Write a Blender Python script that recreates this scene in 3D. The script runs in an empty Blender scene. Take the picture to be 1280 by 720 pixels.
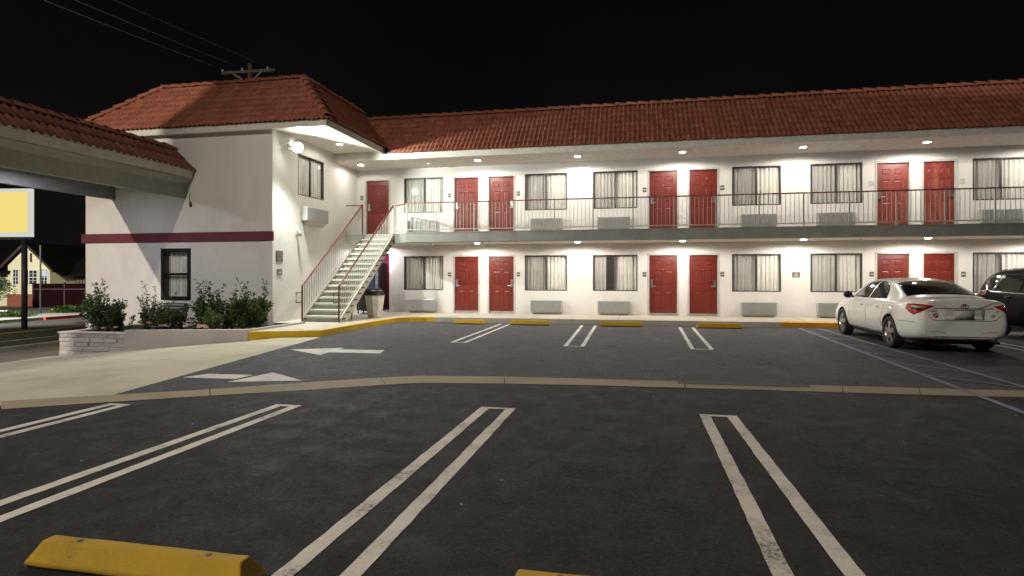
import bpy, bmesh, math, random
from mathutils import Vector, Matrix
from mathutils.bvhtree import BVHTree
random.seed(7)
R = math.radians
PI = math.pi
sc = bpy.context.scene
COL = sc.collection

# ------------------------------------------------------------------ materials
MATS = {}
def new_mat(name):
    m = bpy.data.materials.new(name); m.use_nodes = True
    nt = m.node_tree; nt.nodes.clear()
    out = nt.nodes.new('ShaderNodeOutputMaterial'); b = nt.nodes.new('ShaderNodeBsdfPrincipled')
    nt.links.new(b.outputs[0], out.inputs[0])
    MATS[name] = m
    return m, nt, b, out

def ramp(nt, fac, stops):
    r = nt.nodes.new('ShaderNodeValToRGB')
    els = r.color_ramp.elements
    while len(els) < len(stops): els.new(0.5)
    for e, (p, c) in zip(els, stops):
        e.position = p; e.color = (c[0], c[1], c[2], 1) if not isinstance(c, (int, float)) else (c, c, c, 1)
    nt.links.new(fac, r.inputs[0]); return r.outputs[0]

def noise(nt, scale, detail=4, rough=.55, vec=None, dist=0):
    n = nt.nodes.new('ShaderNodeTexNoise'); n.inputs['Scale'].default_value = scale
    n.inputs['Detail'].default_value = detail; n.inputs['Roughness'].default_value = rough
    n.inputs['Distortion'].default_value = dist
    if vec is None:
        vec = coords(nt)
    nt.links.new(vec, n.inputs['Vector'])
    return n.outputs['Fac']

def coords(nt, kind='Object', scale=None):
    t = nt.nodes.new('ShaderNodeTexCoord'); o = t.outputs[kind]
    if scale:
        mp = nt.nodes.new('ShaderNodeMapping'); mp.inputs['Scale'].default_value = scale
        nt.links.new(o, mp.inputs['Vector']); o = mp.outputs[0]
    return o

def world_pos(nt, scale=None):
    g = nt.nodes.new('ShaderNodeNewGeometry'); o = g.outputs['Position']
    if scale:
        mp = nt.nodes.new('ShaderNodeMapping'); mp.inputs['Scale'].default_value = scale
        nt.links.new(o, mp.inputs['Vector']); o = mp.outputs[0]
    return o

def mix(nt, a, b, fac, mode='MIX'):
    m = nt.nodes.new('ShaderNodeMix'); m.data_type = 'RGBA'; m.blend_type = mode
    for s, v in ((m.inputs[6], a), (m.inputs[7], b)):
        if isinstance(v, tuple): s.default_value = (v[0], v[1], v[2], 1)
        else: nt.links.new(v, s)
    if isinstance(fac, (int, float)): m.inputs[0].default_value = fac
    else: nt.links.new(fac, m.inputs[0])
    return m.outputs[2]

def bump(nt, b, h, strength=.3, dist=.01):
    n = nt.nodes.new('ShaderNodeBump'); n.inputs['Strength'].default_value = strength
    n.inputs['Distance'].default_value = dist
    nt.links.new(h, n.inputs['Height']); nt.links.new(n.outputs[0], b.inputs['Normal'])

def plain(name, col, rough=.6, metal=0., var=.12, vscale=6., bmp=0., bscale=80., coat=0., spec=.5):
    m, nt, b, out = new_mat(name)
    b.inputs['Roughness'].default_value = rough; b.inputs['Metallic'].default_value = metal
    b.inputs['Specular IOR Level'].default_value = spec
    if coat: b.inputs['Coat Weight'].default_value = coat; b.inputs['Coat Roughness'].default_value = .04
    if var:
        n = noise(nt, vscale, 5, .6, world_pos(nt))
        lo = tuple(c*(1-var) for c in col); hi = tuple(min(1, c*(1+var)) for c in col)
        nt.links.new(ramp(nt, n, [(.3, lo), (.7, hi)]), b.inputs['Base Color'])
    else:
        b.inputs['Base Color'].default_value = (*col, 1)
    if bmp: bump(nt, b, noise(nt, bscale, 3, .6, world_pos(nt)), bmp, .006)
    return m

def emit(name, col, strength):
    m = bpy.data.materials.new(name); m.use_nodes = True; nt = m.node_tree; nt.nodes.clear()
    o = nt.nodes.new('ShaderNodeOutputMaterial'); e = nt.nodes.new('ShaderNodeEmission')
    e.inputs[0].default_value = (*col, 1); e.inputs[1].default_value = strength
    nt.links.new(e.outputs[0], o.inputs[0]); MATS[name] = m; return m

def stucco(name, col):
    m, nt, b, out = new_mat(name)
    b.inputs['Roughness'].default_value = .9; b.inputs['Specular IOR Level'].default_value = .2
    big = noise(nt, .9, 6, .65, world_pos(nt, (1, 1, .6)))
    c = ramp(nt, big, [(.25, tuple(x*.84 for x in col)), (.5, col), (.8, tuple(min(1, x*1.05) for x in col))])
    streak = noise(nt, 5, 4, .6, world_pos(nt, (1, 1, .08)))
    c = mix(nt, c, tuple(x*.78 for x in col), ramp(nt, streak, [(.60, 0.), (.85, .35)]))
    nt.links.new(c, b.inputs['Base Color'])
    h1 = noise(nt, 38, 4, .6, world_pos(nt)); h2 = noise(nt, 7, 3, .6, world_pos(nt))
    hh = mix(nt, h1, h2, .35)
    bump(nt, b, hh, .6, .02)
    return m

def asphalt(name, col, spec=.2):
    m, nt, b, out = new_mat(name)
    p = world_pos(nt)
    n1 = noise(nt, .35, 6, .62, p); n2 = noise(nt, 3.0, 6, .7, p, .6); n3 = noise(nt, 90, 3, .7, p); n4 = noise(nt, 26, 4, .7, p)
    lo = tuple(x*.80 for x in col); hi = tuple(x*1.2 for x in col)
    c = ramp(nt, n1, [(.3, lo), (.5, col), (.72, hi)])
    c = mix(nt, c, tuple(x*.5 for x in col), ramp(nt, n2, [(.5, 0.), (.78, .2)]))
    c = mix(nt, c, tuple(min(1, x*8) for x in col), ramp(nt, n3, [(.57, 0.), (.70, .65)]))
    # tyre polished long smears and oil drips
    sm = noise(nt, 1.2, 5, .6, world_pos(nt, (1.0, .18, 1)))
    c = mix(nt, c, tuple(x*.55 for x in col), ramp(nt, sm, [(.52, 0.), (.72, .3)]))
    v = nt.nodes.new('ShaderNodeTexVoronoi'); v.inputs['Scale'].default_value = .9
    nt.links.new(p, v.inputs['Vector'])
    c = mix(nt, c, (.008, .008, .008), ramp(nt, v.outputs['Distance'], [(.02, .75), (.09, 0.)]))
    c = mix(nt, c, tuple(min(1, x*3.2) for x in col), ramp(nt, n4, [(.54, 0.), (.70, .75)]))
    c = mix(nt, c, tuple(x*.35 for x in col), ramp(nt, n4, [(.32, .8), (.46, 0.)]))
    # hairline cracks
    vc = nt.nodes.new('ShaderNodeTexVoronoi'); vc.feature = 'DISTANCE_TO_EDGE'; vc.inputs['Scale'].default_value = .32
    wp = nt.nodes.new('ShaderNodeVectorMath'); wp.operation = 'ADD'
    nn = nt.nodes.new('ShaderNodeTexNoise'); nn.inputs['Scale'].default_value = 1.5; nn.inputs['Detail'].default_value = 6
    nt.links.new(p, nn.inputs['Vector']); nt.links.new(p, wp.inputs[0]); nt.links.new(nn.outputs['Color'], wp.inputs[1])
    nt.links.new(wp.outputs[0], vc.inputs['Vector'])
    crk = ramp(nt, vc.outputs['Distance'], [(.0, 1.), (.010, 0.)])
    msk = ramp(nt, noise(nt, .5, 2, .5, p), [(.5, 0.), (.56, .8)])
    cm = mix(nt, (0, 0, 0), crk, msk)
    c = mix(nt, c, (.006, .006, .006), cm)
    nt.links.new(c, b.inputs['Base Color'])
    nt.links.new(ramp(nt, n2, [(.3, .62), (.7, .88)]), b.inputs['Roughness'])
    b.inputs['Specular IOR Level'].default_value = spec
    hh = mix(nt, n3, n4, .5)
    bump(nt, b, hh, 1., .03)
    return m

def paint(name, col, under, wear=.5):
    m, nt, b, out = new_mat(name); p = world_pos(nt)
    n1 = noise(nt, 34, 6, .8, p); n2 = noise(nt, 2.2, 5, .7, p)
    k = mix(nt, n1, n2, .45)
    lo = .5 - .16*(1-wear) - .02
    w = ramp(nt, k, [(lo-.10, 1.), (lo, 0.)])
    c1 = ramp(nt, n2, [(.3, tuple(x*.72 for x in col)), (.65, col)])
    c = mix(nt, c1, under, w)
    nt.links.new(c, b.inputs['Base Color']); b.inputs['Roughness'].default_value = .75
    bump(nt, b, noise(nt, 90, 3, .7, p), .5, .008)
    return m

def concrete(name, col, wet=0.):
    m, nt, b, out = new_mat(name); p = world_pos(nt)
    n1 = noise(nt, .8, 6, .65, p); n2 = noise(nt, 12, 5, .7, p); st = noise(nt, 1.1, 5, .6, world_pos(nt, (.12, 1.0, 1)))
    c = ramp(nt, n1, [(.25, tuple(x*.7 for x in col)), (.5, col), (.8, tuple(min(1, x*1.15) for x in col))])
    c = mix(nt, c, tuple(x*.5 for x in col), ramp(nt, st, [(.52, 0.), (.75, .55)]))
    c = mix(nt, c, tuple(x*.6 for x in col), ramp(nt, n2, [(.55, 0.), (.8, .5)]))
    nt.links.new(c, b.inputs['Base Color']); b.inputs['Roughness'].default_value = .85
    bump(nt, b, noise(nt, 60, 4, .7, p), .3, .006)
    return m

def tile_mat(name, col):
    m, nt, b, out = new_mat(name)
    uv = nt.nodes.new('ShaderNodeUVMap')
    fl = nt.nodes.new('ShaderNodeVectorMath'); fl.operation = 'FLOOR'; nt.links.new(uv.outputs[0], fl.inputs[0])
    wn = nt.nodes.new('ShaderNodeTexWhiteNoise'); wn.noise_dimensions = '2D'; nt.links.new(fl.outputs[0], wn.inputs['Vector'])
    c = ramp(nt, wn.outputs['Value'], [(0., tuple(x*.80 for x in col)), (.5, col), (.88, tuple(min(1, x*1.12) for x in col)), (1., (col[0]*1.08, col[1]*1.35, col[2]*1.35))])
    n1 = noise(nt, 3, 6, .7, world_pos(nt))
    c = mix(nt, c, tuple(x*.45 for x in col), ramp(nt, n1, [(.5, 0.), (.78, .4)]))
    n2 = noise(nt, 60, 3, .7, world_pos(nt))
    c = mix(nt, c, (.32, .24, .2), ramp(nt, n2, [(.6, 0.), (.8, .3)]))
    nt.links.new(c, b.inputs['Base Color']); b.inputs['Roughness'].default_value = .8
    bump(nt, b, n2, .3, .006)
    return m

def leaf_mat(name, stops):
    m, nt, b, out = new_mat(name)
    g = nt.nodes.new('ShaderNodeNewGeometry')
    c = ramp(nt, g.outputs['Random Per Island'], stops)
    nt.links.new(c, b.inputs['Base Color']); b.inputs['Roughness'].default_value = .5
    t = nt.nodes.new('ShaderNodeBsdfTranslucent'); nt.links.new(c, t.inputs[0])
    mx = nt.nodes.new('ShaderNodeMixShader'); mx.inputs[0].default_value = .25
    nt.links.new(b.outputs[0], mx.inputs[1]); nt.links.new(t.outputs[0], mx.inputs[2]); nt.links.new(mx.outputs[0], out.inputs[0])
    return m

def glass_mat(name, tint=(1, 1, 1), refl=1.0):
    m, nt, b, out = new_mat(name); nt.nodes.remove(b)
    t = nt.nodes.new('ShaderNodeBsdfTransparent'); t.inputs[0].default_value = (*tint, 1)
    g = nt.nodes.new('ShaderNodeBsdfGlossy'); g.inputs['Roughness'].default_value = .03
    f = nt.nodes.new('ShaderNodeFresnel'); f.inputs['IOR'].default_value = 1.5
    ge = nt.nodes.new('ShaderNodeNewGeometry'); mr = nt.nodes.new('ShaderNodeMapRange')
    mr.inputs[3].default_value = 1.5; mr.inputs[4].default_value = 1/1.5   # a thin pane: same reflection from both sides
    nt.links.new(ge.outputs['Backfacing'], mr.inputs[0]); nt.links.new(mr.outputs[0], f.inputs['IOR'])
    mx = nt.nodes.new('ShaderNodeMixShader')
    nt.links.new(f.outputs[0], mx.inputs[0]); nt.links.new(t.outputs[0], mx.inputs[1]); nt.links.new(g.outputs[0], mx.inputs[2])
    nt.links.new(mx.outputs[0], out.inputs[0]); return m

def screen_mat(name):
    m, nt, b, out = new_mat(name)
    b.inputs['Base Color'].default_value = (.16, .15, .14, 1); b.inputs['Roughness'].default_value = .8
    t = nt.nodes.new('ShaderNodeBsdfTransparent'); mx = nt.nodes.new('ShaderNodeMixShader'); mx.inputs[0].default_value = .86
    nt.links.new(b.outputs[0], mx.inputs[1]); nt.links.new(t.outputs[0], mx.inputs[2]); nt.links.new(mx.outputs[0], out.inputs[0])
    return m

def door_mat(name, col, worn=False):
    m, nt, b, out = new_mat(name); p = world_pos(nt)
    n = noise(nt, 3, 5, .6, p)
    c = ramp(nt, n, [(.3, tuple(x*.85 for x in col)), (.7, tuple(x*1.1 for x in col))])
    if worn:
        w = noise(nt, 4, 6, .7, world_pos(nt, (1.2, 1, .5)))
        c = mix(nt, c, (.33, .09, .06), ramp(nt, w, [(.46, 0.), (.64, .8)]))
    nt.links.new(c, b.inputs['Base Color']); b.inputs['Roughness'].default_value = .42
    bump(nt, b, noise(nt, 30, 3, .6, p), .08, .004)
    return m

def block_mat(name, col):
    m, nt, b, out = new_mat(name)
    n = noise(nt, 14, 6, .7, world_pos(nt)); c = ramp(nt, n, [(.3, tuple(x*.8 for x in col)), (.7, col)])
    nt.links.new(c, b.inputs['Base Color']); b.inputs['Roughness'].default_value = .9
    bump(nt, b, n, .5, .015); return m

WALL = stucco('white stucco', (.71, .68, .635))
WALLG = stucco('block stucco', (.66, .62, .575))
FASC = plain('fascia paint', (.68, .65, .57), .7, bmp=.1, bscale=30)
SOFF = plain('soffit paint', (.70, .66, .60), .85, bmp=.2, bscale=50)
CANF = plain('canopy fascia paint', (.36, .345, .29), .75, bmp=.15, bscale=30)
BEAM = plain('grey beam paint', (.20, .195, .195), .6, bmp=.1)
SLAB = plain('slab edge paint', (.30, .305, .275), .7, var=.15, vscale=2, bmp=.15, bscale=40)
DECK = concrete('deck concrete', (.4, .38, .35))
TILE = tile_mat('clay roof tile', (.33, .108, .062))
TILE2 = tile_mat('weathered clay tile', (.26, .095, .06))
DOOR = door_mat('red door paint', (.155, .018, .0095))
DOORW = door_mat('worn red door', (.21, .035, .026), True)
DOORU = door_mat('faded red door', (.23, .038, .026))
DFRAME = plain('door frame paint', (.48, .48, .44), .5)
STEEL = plain('brushed steel', (.62, .61, .58), .32, 1., var=.1, vscale=40)
BRONZE = plain('bronze window frame', (.05, .043, .038), .45)
GLASS = glass_mat('window glass', (.93, .95, .95))
SCREEN = screen_mat('insect screen')
CURT = plain('cream curtain', (.80, .75, .68), .9, var=.08, vscale=3)
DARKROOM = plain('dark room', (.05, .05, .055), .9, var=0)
ACG = plain('grey air conditioner paint', (.38, .385, .36), .55, var=.06)
ACS = plain('silver air conditioner', (.50, .50, .52), .38, .6, var=.15, vscale=20)
ACT = plain('tan sleeve', (.50, .44, .35), .8)
ACGRILL = plain('dark grille', (.07, .07, .07), .6)
LAMPRIM = plain('white lamp trim', (.75, .74, .7), .5)
BULB = emit('lamp lens', (1., .95, .88), 60)
FLOODE = emit('flood lens', (.95, 1., .92), 130)
CANE = emit('canopy lens', (.9, .93, 1.), 18)
RAILR = plain('burgundy rail paint', (.11, .019, .015), .4, var=.15, vscale=20)
RAILW = plain('pale rail paint', (.50, .49, .44), .5, var=.1, vscale=10)
RAILB = plain('brown handrail paint', (.22, .075, .055), .4)
BAND = plain('burgundy band', (.13, .018, .03), .7, bmp=.3, bscale=40)
MAROON = plain('maroon door', (.27, .018, .06), .5)
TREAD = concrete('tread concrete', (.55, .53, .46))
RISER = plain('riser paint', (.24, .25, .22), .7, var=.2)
STRING = plain('stringer paint', (.56, .53, .44), .55)
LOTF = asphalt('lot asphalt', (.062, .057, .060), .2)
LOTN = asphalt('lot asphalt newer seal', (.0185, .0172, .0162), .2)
STREETA = asphalt('street asphalt', (.05, .047, .045))
EARTH = plain('bare ground', (.06, .052, .045), .95, var=.4, vscale=1, bmp=.5, bscale=20)
DRIVE = concrete('drive concrete', (.50, .44, .32))
WALK = concrete('walkway concrete', (.48, .43, .35))
KERBC = concrete('kerb concrete', (.50, .46, .39))
GUTT = concrete('gutter concrete', (.30, .235, .145))
PAVE = concrete('street pavement', (.2, .17, .14))
LINEF = paint('white line paint', (.66, .63, .56), (.06, .058, .056), .82)
LINEN = paint('near white line paint', (.68, .62, .54), (.03, .028, .026), .92)
LINEB = paint('faded blue line paint', (.20, .20, .29), (.06, .058, .058), .95)
LINEY = plain('street yellow line', (.65, .42, .1), .8)
YELK = paint('yellow kerb paint', (.72, .45, .02), (.35, .3, .2), .35)
YELO = paint('orange yellow kerb paint', (.75, .36, .02), (.35, .3, .2), .2)
STOPY = paint('yellow wheel stop paint', (.50, .305, .008), (.20, .13, .02), .62)
REDK = plain('red kerb paint', (.4, .05, .045), .7)
RUBB = plain('black rubber', (.012, .012, .012), .6, var=0)
BLOCK = block_mat('white split face block', (.56, .52, .49))
PLANT = stucco('planter render', (.50, .46, .43))
SOIL = plain('soil', (.05, .035, .022), .95, bmp=.8, bscale=30)
LEAFD = leaf_mat('dark shrub leaf', [(0., (.014, .034, .010)), (.4, (.035, .078, .018)), (.8, (.085, .14, .03)), (1., (.20, .22, .06))])
LEAFL = leaf_mat('pale shrub leaf', [(0., (.03, .06, .015)), (.5, (.07, .12, .025)), (.85, (.16, .19, .05)), (1., (.30, .25, .10))])
STEM = plain('shrub stem', (.07, .05, .03), .8)
ROSE = plain('pale rose petal', (.72, .48, .42), .6)
BLACKP = plain('black plastic', (.012, .012, .013), .45, var=0)
BINC = plain('cream bin', (.76, .72, .64), .6, bmp=.2, bscale=60)
PLAQ = plain('bronze plaque', (.09, .08, .07), .5)
PLAQL = plain('plaque lettering', (.55, .52, .46), .5)
WHITEP = plain('white plastic', (.7, .7, .68), .5)
WOODP = plain('weathered pole wood', (.13, .10, .075), .9, var=.3, vscale=4, bmp=.5, bscale=20)
WIREM = plain('wire', (.35, .35, .36), .5)
CERAM = plain('insulator', (.55, .55, .55), .3)
SIGNY = emit('yellow sign face', (1., .80, .24), .90)
SIGNW = emit('white sign border', (.88, .9, .82), .72)
POLEM = plain('dark sign pole', (.03, .032, .035), .5)
HOUSEW = plain('cream house wall', (.68, .65, .45), .85, var=.06, bmp=.2, bscale=30)
HOUSEB = plain('house brick base', (.24, .075, .045), .85, bmp=.3)
HOUSER = plain('dark shingle roof', (.008, .007, .007), 1., spec=0, bmp=.6, bscale=20)
BARGE = plain('dark brown bargeboard', (.05, .03, .025), .7)
HWIN = plain('house window dark glass', (.03, .04, .055), .08, var=0)
WARMW = emit('warm lit window', (1., .56, .24), 1.3)
COOLW = emit('cool lit pane', (.75, .85, 1.), .8)
SHEDW = plain('shed timber wall', (.13, .105, .07), .85)
FENCB = plain('dark brown fence', (.012, .004, .005), 1., spec=0)
CARW = plain('pearl white car paint', (.88, .85, .78), .28, var=0, coat=1.)
CARB = plain('black car paint', (.006, .0055, .0055), .3, var=0, coat=0, spec=.03)
CGLASS = plain('dark car glass', (.010, .012, .011), .04, var=0)
CHROME = plain('chrome', (.7, .7, .7), .12, 1., var=0)
RIMM = plain('alloy', (.52, .51, .50), .28, .9, var=0)
TYRE = plain('tyre', (.014, .014, .014), .75, var=0)
WELL = plain('wheel well', (.006, .006, .006), .9, var=0)
LRED = plain('red lamp lens', (.42, .012, .012), .12, var=0, coat=1.)
LCLR = plain('clear lamp lens', (.55, .50, .46), .12, .5, var=0, coat=1.)
LDRK = plain('dark lamp bezel', (.06, .012, .012), .15, var=0, coat=1.)
SEAM = plain('panel gap', (.05, .05, .045), .8, var=0)
PLATE = plain('pale number plate', (.66, .58, .53), .45, var=.2, vscale=18)
STKR = plain('red sticker', (.25, .04, .05), .5)
STKB = plain('beige sticker', (.50, .44, .34), .5)

# ------------------------------------------------------------------ geometry helpers
class MB:
    def __init__(s): s.bm = bmesh.new(); s.uv = None
    def face(s, pts):
        vs = [s.bm.verts.new(p) for p in pts]; return s.bm.faces.new(vs)
    def box(s, x0, x1, y0, y1, z0, z1):
        v = [s.bm.verts.new(p) for p in ((x0,y0,z0),(x1,y0,z0),(x1,y1,z0),(x0,y1,z0),(x0,y0,z1),(x1,y0,z1),(x1,y1,z1),(x0,y1,z1))]
        for f in ((0,3,2,1),(4,5,6,7),(0,1,5,4),(1,2,6,5),(2,3,7,6),(3,0,4,7)): s.bm.faces.new([v[i] for i in f])
        return s
    def prism(s, pts, d):
        """extrude a planar polygon of 3D points along vector d"""
        d = Vector(d); a = [s.bm.verts.new(p) for p in pts]; b = [s.bm.verts.new(Vector(p)+d) for p in pts]
        s.bm.faces.new(a[::-1]); s.bm.faces.new(b)
        n = len(pts)
        for i in range(n): s.bm.faces.new((a[i], a[(i+1) % n], b[(i+1) % n], b[i]))
        return s
    def tube(s, pts, r, n=8, cap=True):
        pts = [Vector(p) for p in pts]; rings = []
        for i, p in enumerate(pts):
            t = (pts[min(i+1, len(pts)-1)] - pts[max(i-1, 0)]).normalized()
            up = Vector((0, 0, 1)) if abs(t.z) < .9 else Vector((1, 0, 0))
            u = t.cross(up).normalized(); w = t.cross(u)
            rr = r[i] if isinstance(r, (list, tuple)) else r
            rings.append([s.bm.verts.new(p + (u*math.cos(2*PI*k/n) + w*math.sin(2*PI*k/n))*rr) for k in range(n)])
        for a, b in zip(rings, rings[1:]):
            for k in range(n): s.bm.faces.new((a[k], a[(k+1) % n], b[(k+1) % n], b[k]))
        if cap: s.bm.faces.new(rings[0][::-1]); s.bm.faces.new(rings[-1])
        return s
    def lathe(s, prof, n=32, axis='z', c=(0, 0, 0), cap=True):
        """profile of (radius, height)"""
        rings = []
        for (r, h) in prof:
            ring = []
            for k in range(n):
                a = 2*PI*k/n; x, y = r*math.cos(a), r*math.sin(a)
                p = (x, y, h) if axis == 'z' else ((h, x, y) if axis == 'x' else (x, h, y))
                ring.append(s.bm.verts.new(Vector(c)+Vector(p)))
            rings.append(ring)
        for a, b in zip(rings, rings[1:]):
            for k in range(n): s.bm.faces.new((a[k], a[(k+1) % n], b[(k+1) % n], b[k]))
        if cap: s.bm.faces.new(rings[0][::-1]); s.bm.faces.new(rings[-1])
        return s
    def build(s, name, mat, parent=None, smooth=False, bevel=0., world=True, recalc=True):
        if recalc: bmesh.ops.recalc_face_normals(s.bm, faces=s.bm.faces[:])
        me = bpy.data.meshes.new(name); s.bm.to_mesh(me); s.bm.free()
        me.materials.append(mat)
        if smooth:
            for p in me.polygons: p.use_smooth = True
        o = bpy.data.objects.new(name, me); COL.objects.link(o)
        if parent is not None:
            o.parent = parent
            if world:
                q = parent; off = Vector((0, 0, 0))
                while q is not None: off += q.location; q = q.parent
                o.location = -off
        if bevel:
            b = o.modifiers.new('edge', 'BEVEL'); b.width = bevel; b.segments = 2; b.limit_method = 'ANGLE'
        return o

def tag(o, label=None, cat=None, group=None, kind=None):
    for k, v in (('label', label), ('category', cat), ('group', group), ('kind', kind)):
        if v: o[k] = v
    return o
def thing(name, loc, label, cat, group=None, rz=0.):
    o = bpy.data.objects.new(name, None); COL.objects.link(o); o.location = loc; o.rotation_euler = (0, 0, rz)
    o.empty_display_size = .2
    return tag(o, label, cat, group)
def copy_tree(o, loc=None, label=None, parent=None, kids=None):
    c = o.copy(); COL.objects.link(c)
    if parent is not None: c.parent = parent
    if loc is not None: c.location = loc
    if label: c['label'] = label
    for ch in [x for x in bpy.data.objects if x.parent == o]:
        copy_tree(ch, parent=c)
    return c

def ground_z(x):
    if x > -8.3: return 0.
    if x > -15: return -.62*(-8.3-x)/6.7
    if x > -19: return -.62 - .12*(-15-x)/4
    return -.87
BREAKS = (-8.3, -15., -19.)
def sheet(name, poly, zoff, mat, label=None, kind='structure', parent=None, cuts=BREAKS):
    bm = bmesh.new(); f = bm.faces.new([bm.verts.new((p[0], p[1], 0)) for p in poly])
    for x in cuts:
        bmesh.ops.bisect_plane(bm, geom=bm.verts[:]+bm.edges[:]+bm.faces[:], plane_co=(x, 0, 0), plane_no=(1, 0, 0))
    for v in bm.verts: v.co.z = ground_z(v.co.x) + zoff
    mb = MB(); mb.bm.free(); mb.bm = bm
    for f in bm.faces:
        f.normal_update()
        if f.normal.z < 0: f.normal_flip()
    o = mb.build(name, mat, parent, recalc=False)
    if kind: o['kind'] = kind
    if label: o['label'] = label
    return o

def wall_open(mb, x0, x1, z0, z1, y, th, opens, axis='x'):
    """wall face towards -y (axis x) or +x (axis y) with rectangular openings and reveals"""
    xs = sorted({x0, x1, *[v for o in opens for v in o[:2]]}); zs = sorted({z0, z1, *[v for o in opens for v in o[2:4]]})
    def P(a, d, z): return (a, y+d, z) if axis == 'x' else (y-d, a, z)
    cache = {}
    def V(a, d, z):
        k = (round(a, 4), d, round(z, 4))
        if k not in cache: cache[k] = mb.bm.verts.new(P(a, d, z))
        return cache[k]
    def inside(a, b, c, d):
        for o in opens:
            if a >= o[0]-1e-6 and b <= o[1]+1e-6 and c >= o[2]-1e-6 and d <= o[3]+1e-6: return True
        return False
    solid = {}
    for i in range(len(xs)-1):
        for j in range(len(zs)-1):
            solid[i, j] = not inside(xs[i], xs[i+1], zs[j], zs[j+1])
    for (i, j), ok in solid.items():
        if not ok: continue
        a, b, c, d = xs[i], xs[i+1], zs[j], zs[j+1]
        mb.bm.faces.new((V(a,0,c), V(b,0,c), V(b,0,d), V(a,0,d)))
        mb.bm.faces.new((V(a,th,c), V(a,th,d), V(b,th,d), V(b,th,c)))
        for (di, dj, e) in ((-1,0,(a,a,c,d)), (1,0,(b,b,c,d)), (0,-1,(a,b,c,c)), (0,1,(a,b,d,d))):
            if solid.get((i+di, j+dj)): continue
            p, q, r, t = e
            if p == q: mb.bm.faces.new((V(p,0,r), V(p,0,t), V(p,th,t), V(p,th,r)))
            else: mb.bm.faces.new((V(p,0,r), V(q,0,r), V(q,th,r), V(p,th,r)))

def tile_slope(name, mat, p0, along, up, L, S, parent, pitch=.15, course=.332, clips=(), jit=.006, nrm=None):
    """rows of barrel tiles on a slope; p0 = left end of the eave, clips = [(point, normal pointing outwards)]"""
    bm = bmesh.new(); uvl = bm.loops.layers.uv.new('UVMap')
    along = Vector(along).normalized(); up = Vector(up).normalized(); n = along.cross(up)
    if n.z < 0: n = -n
    nc = int(math.ceil(L/pitch)); sub = 6; rows = int(math.ceil(S/course))
    def h(ph):
        k = pitch/.15
        if ph < .56: return .046*k*math.sin(PI*ph/.56)**.8
        return -.008*k*math.sin(PI*(ph-.56)/.44)
    rnd = random.Random(hash(name) % 1000 if False else len(name)*7+int(abs(p0[0])*10))
    for r in range(rows):
        t0 = r*course - .035; t1 = min((r+1)*course, S)
        a, b, lip = [], [], []; jj = [(rnd.uniform(-jit, jit), rnd.uniform(-jit*2, jit*2)) for _ in range(nc+1)]
        for c in range(nc*sub+1):
            col = min(c//sub, nc-1); ph = (c % sub)/sub if c < nc*sub else 0.
            s_ = c/sub*pitch; hh = h(ph); dz, dt = jj[col]
            base = Vector(p0) + along*s_
            a.append(bm.verts.new(base + up*(t0+dt) + n*(hh + .026 + dz)))
            b.append(bm.verts.new(base + up*t1 + n*(hh*.88 + .008)))
            lip.append(bm.verts.new(base + up*(t0+dt+.004) + n*(hh + .008 + dz)))
        for c in range(nc*sub):
            f = bm.faces.new((a[c], a[c+1], b[c+1], b[c])); f.smooth = True
            u = c//sub
            for l, (uu, vv) in zip(f.loops, ((.1, .1), (.9, .1), (.9, .9), (.1, .9))): l[uvl].uv = (u+uu+.0, r+vv)
            f = bm.faces.new((lip[c], lip[c+1], a[c+1], a[c]))
            for l, (uu, vv) in zip(f.loops, ((.1, .1), (.9, .1), (.9, .2), (.1, .2))): l[uvl].uv = (u+uu, r+vv)
    for co, no in clips:
        bmesh.ops.bisect_plane(bm, geom=bm.verts[:]+bm.edges[:]+bm.faces[:], plane_co=co, plane_no=no, clear_outer=True)
    mb = MB(); mb.bm.free(); mb.bm = bm
    return mb.build(name, mat, parent, recalc=False)

def caps(name, mat, p0, p1, parent, r=.12, ln=.44, lift=.03):
    """overlapping half round ridge tiles from p0 to p1"""
    bm = bmesh.new(); uvl = bm.loops.layers.uv.new('UVMap'); p0, p1 = Vector(p0), Vector(p1)
    t = (p1-p0).normalized(); L = (p1-p0).length; k = max(1, int(round(L/(ln-.06)))); st = L/k
    u = t.cross(Vector((0, 0, 1))).normalized(); w = u.cross(t)
    rn = random.Random(int(abs(p0.x+p1.y)*100))
    for i in range(k):
        c0 = p0 + t*(st*i) + w*rn.uniform(-.006, .006); c1 = c0 + t*(st+.06)
        rings = []
        for (c, rr, dz) in ((c0, r, lift+.02), (c1, r*.82, lift-.01)):
            rings.append([bm.verts.new(c + u*math.cos(a)*rr + w*(math.sin(a)*rr*.85+dz)) for a in [PI*(-.08 + 1.16*q/8) for q in range(9)]])
        inner = [bm.verts.new(c0 + u*math.cos(a)*r*.84 + w*(math.sin(a)*r*.68+lift+.02)) for a in [PI*(-.08 + 1.16*q/8) for q in range(9)]]
        for q in range(8):
            f = bm.faces.new((rings[0][q], rings[0][q+1], rings[1][q+1], rings[1][q])); f.smooth = True
            g = bm.faces.new((inner[q], inner[q+1], rings[0][q+1], rings[0][q]))
            for ff in (f, g):
                for l in ff.loops: l[uvl].uv = (100+i+.5, .5+len(name))
    mb = MB(); mb.bm.free(); mb.bm = bm
    return mb.build(name, mat, parent, recalc=False)

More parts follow.
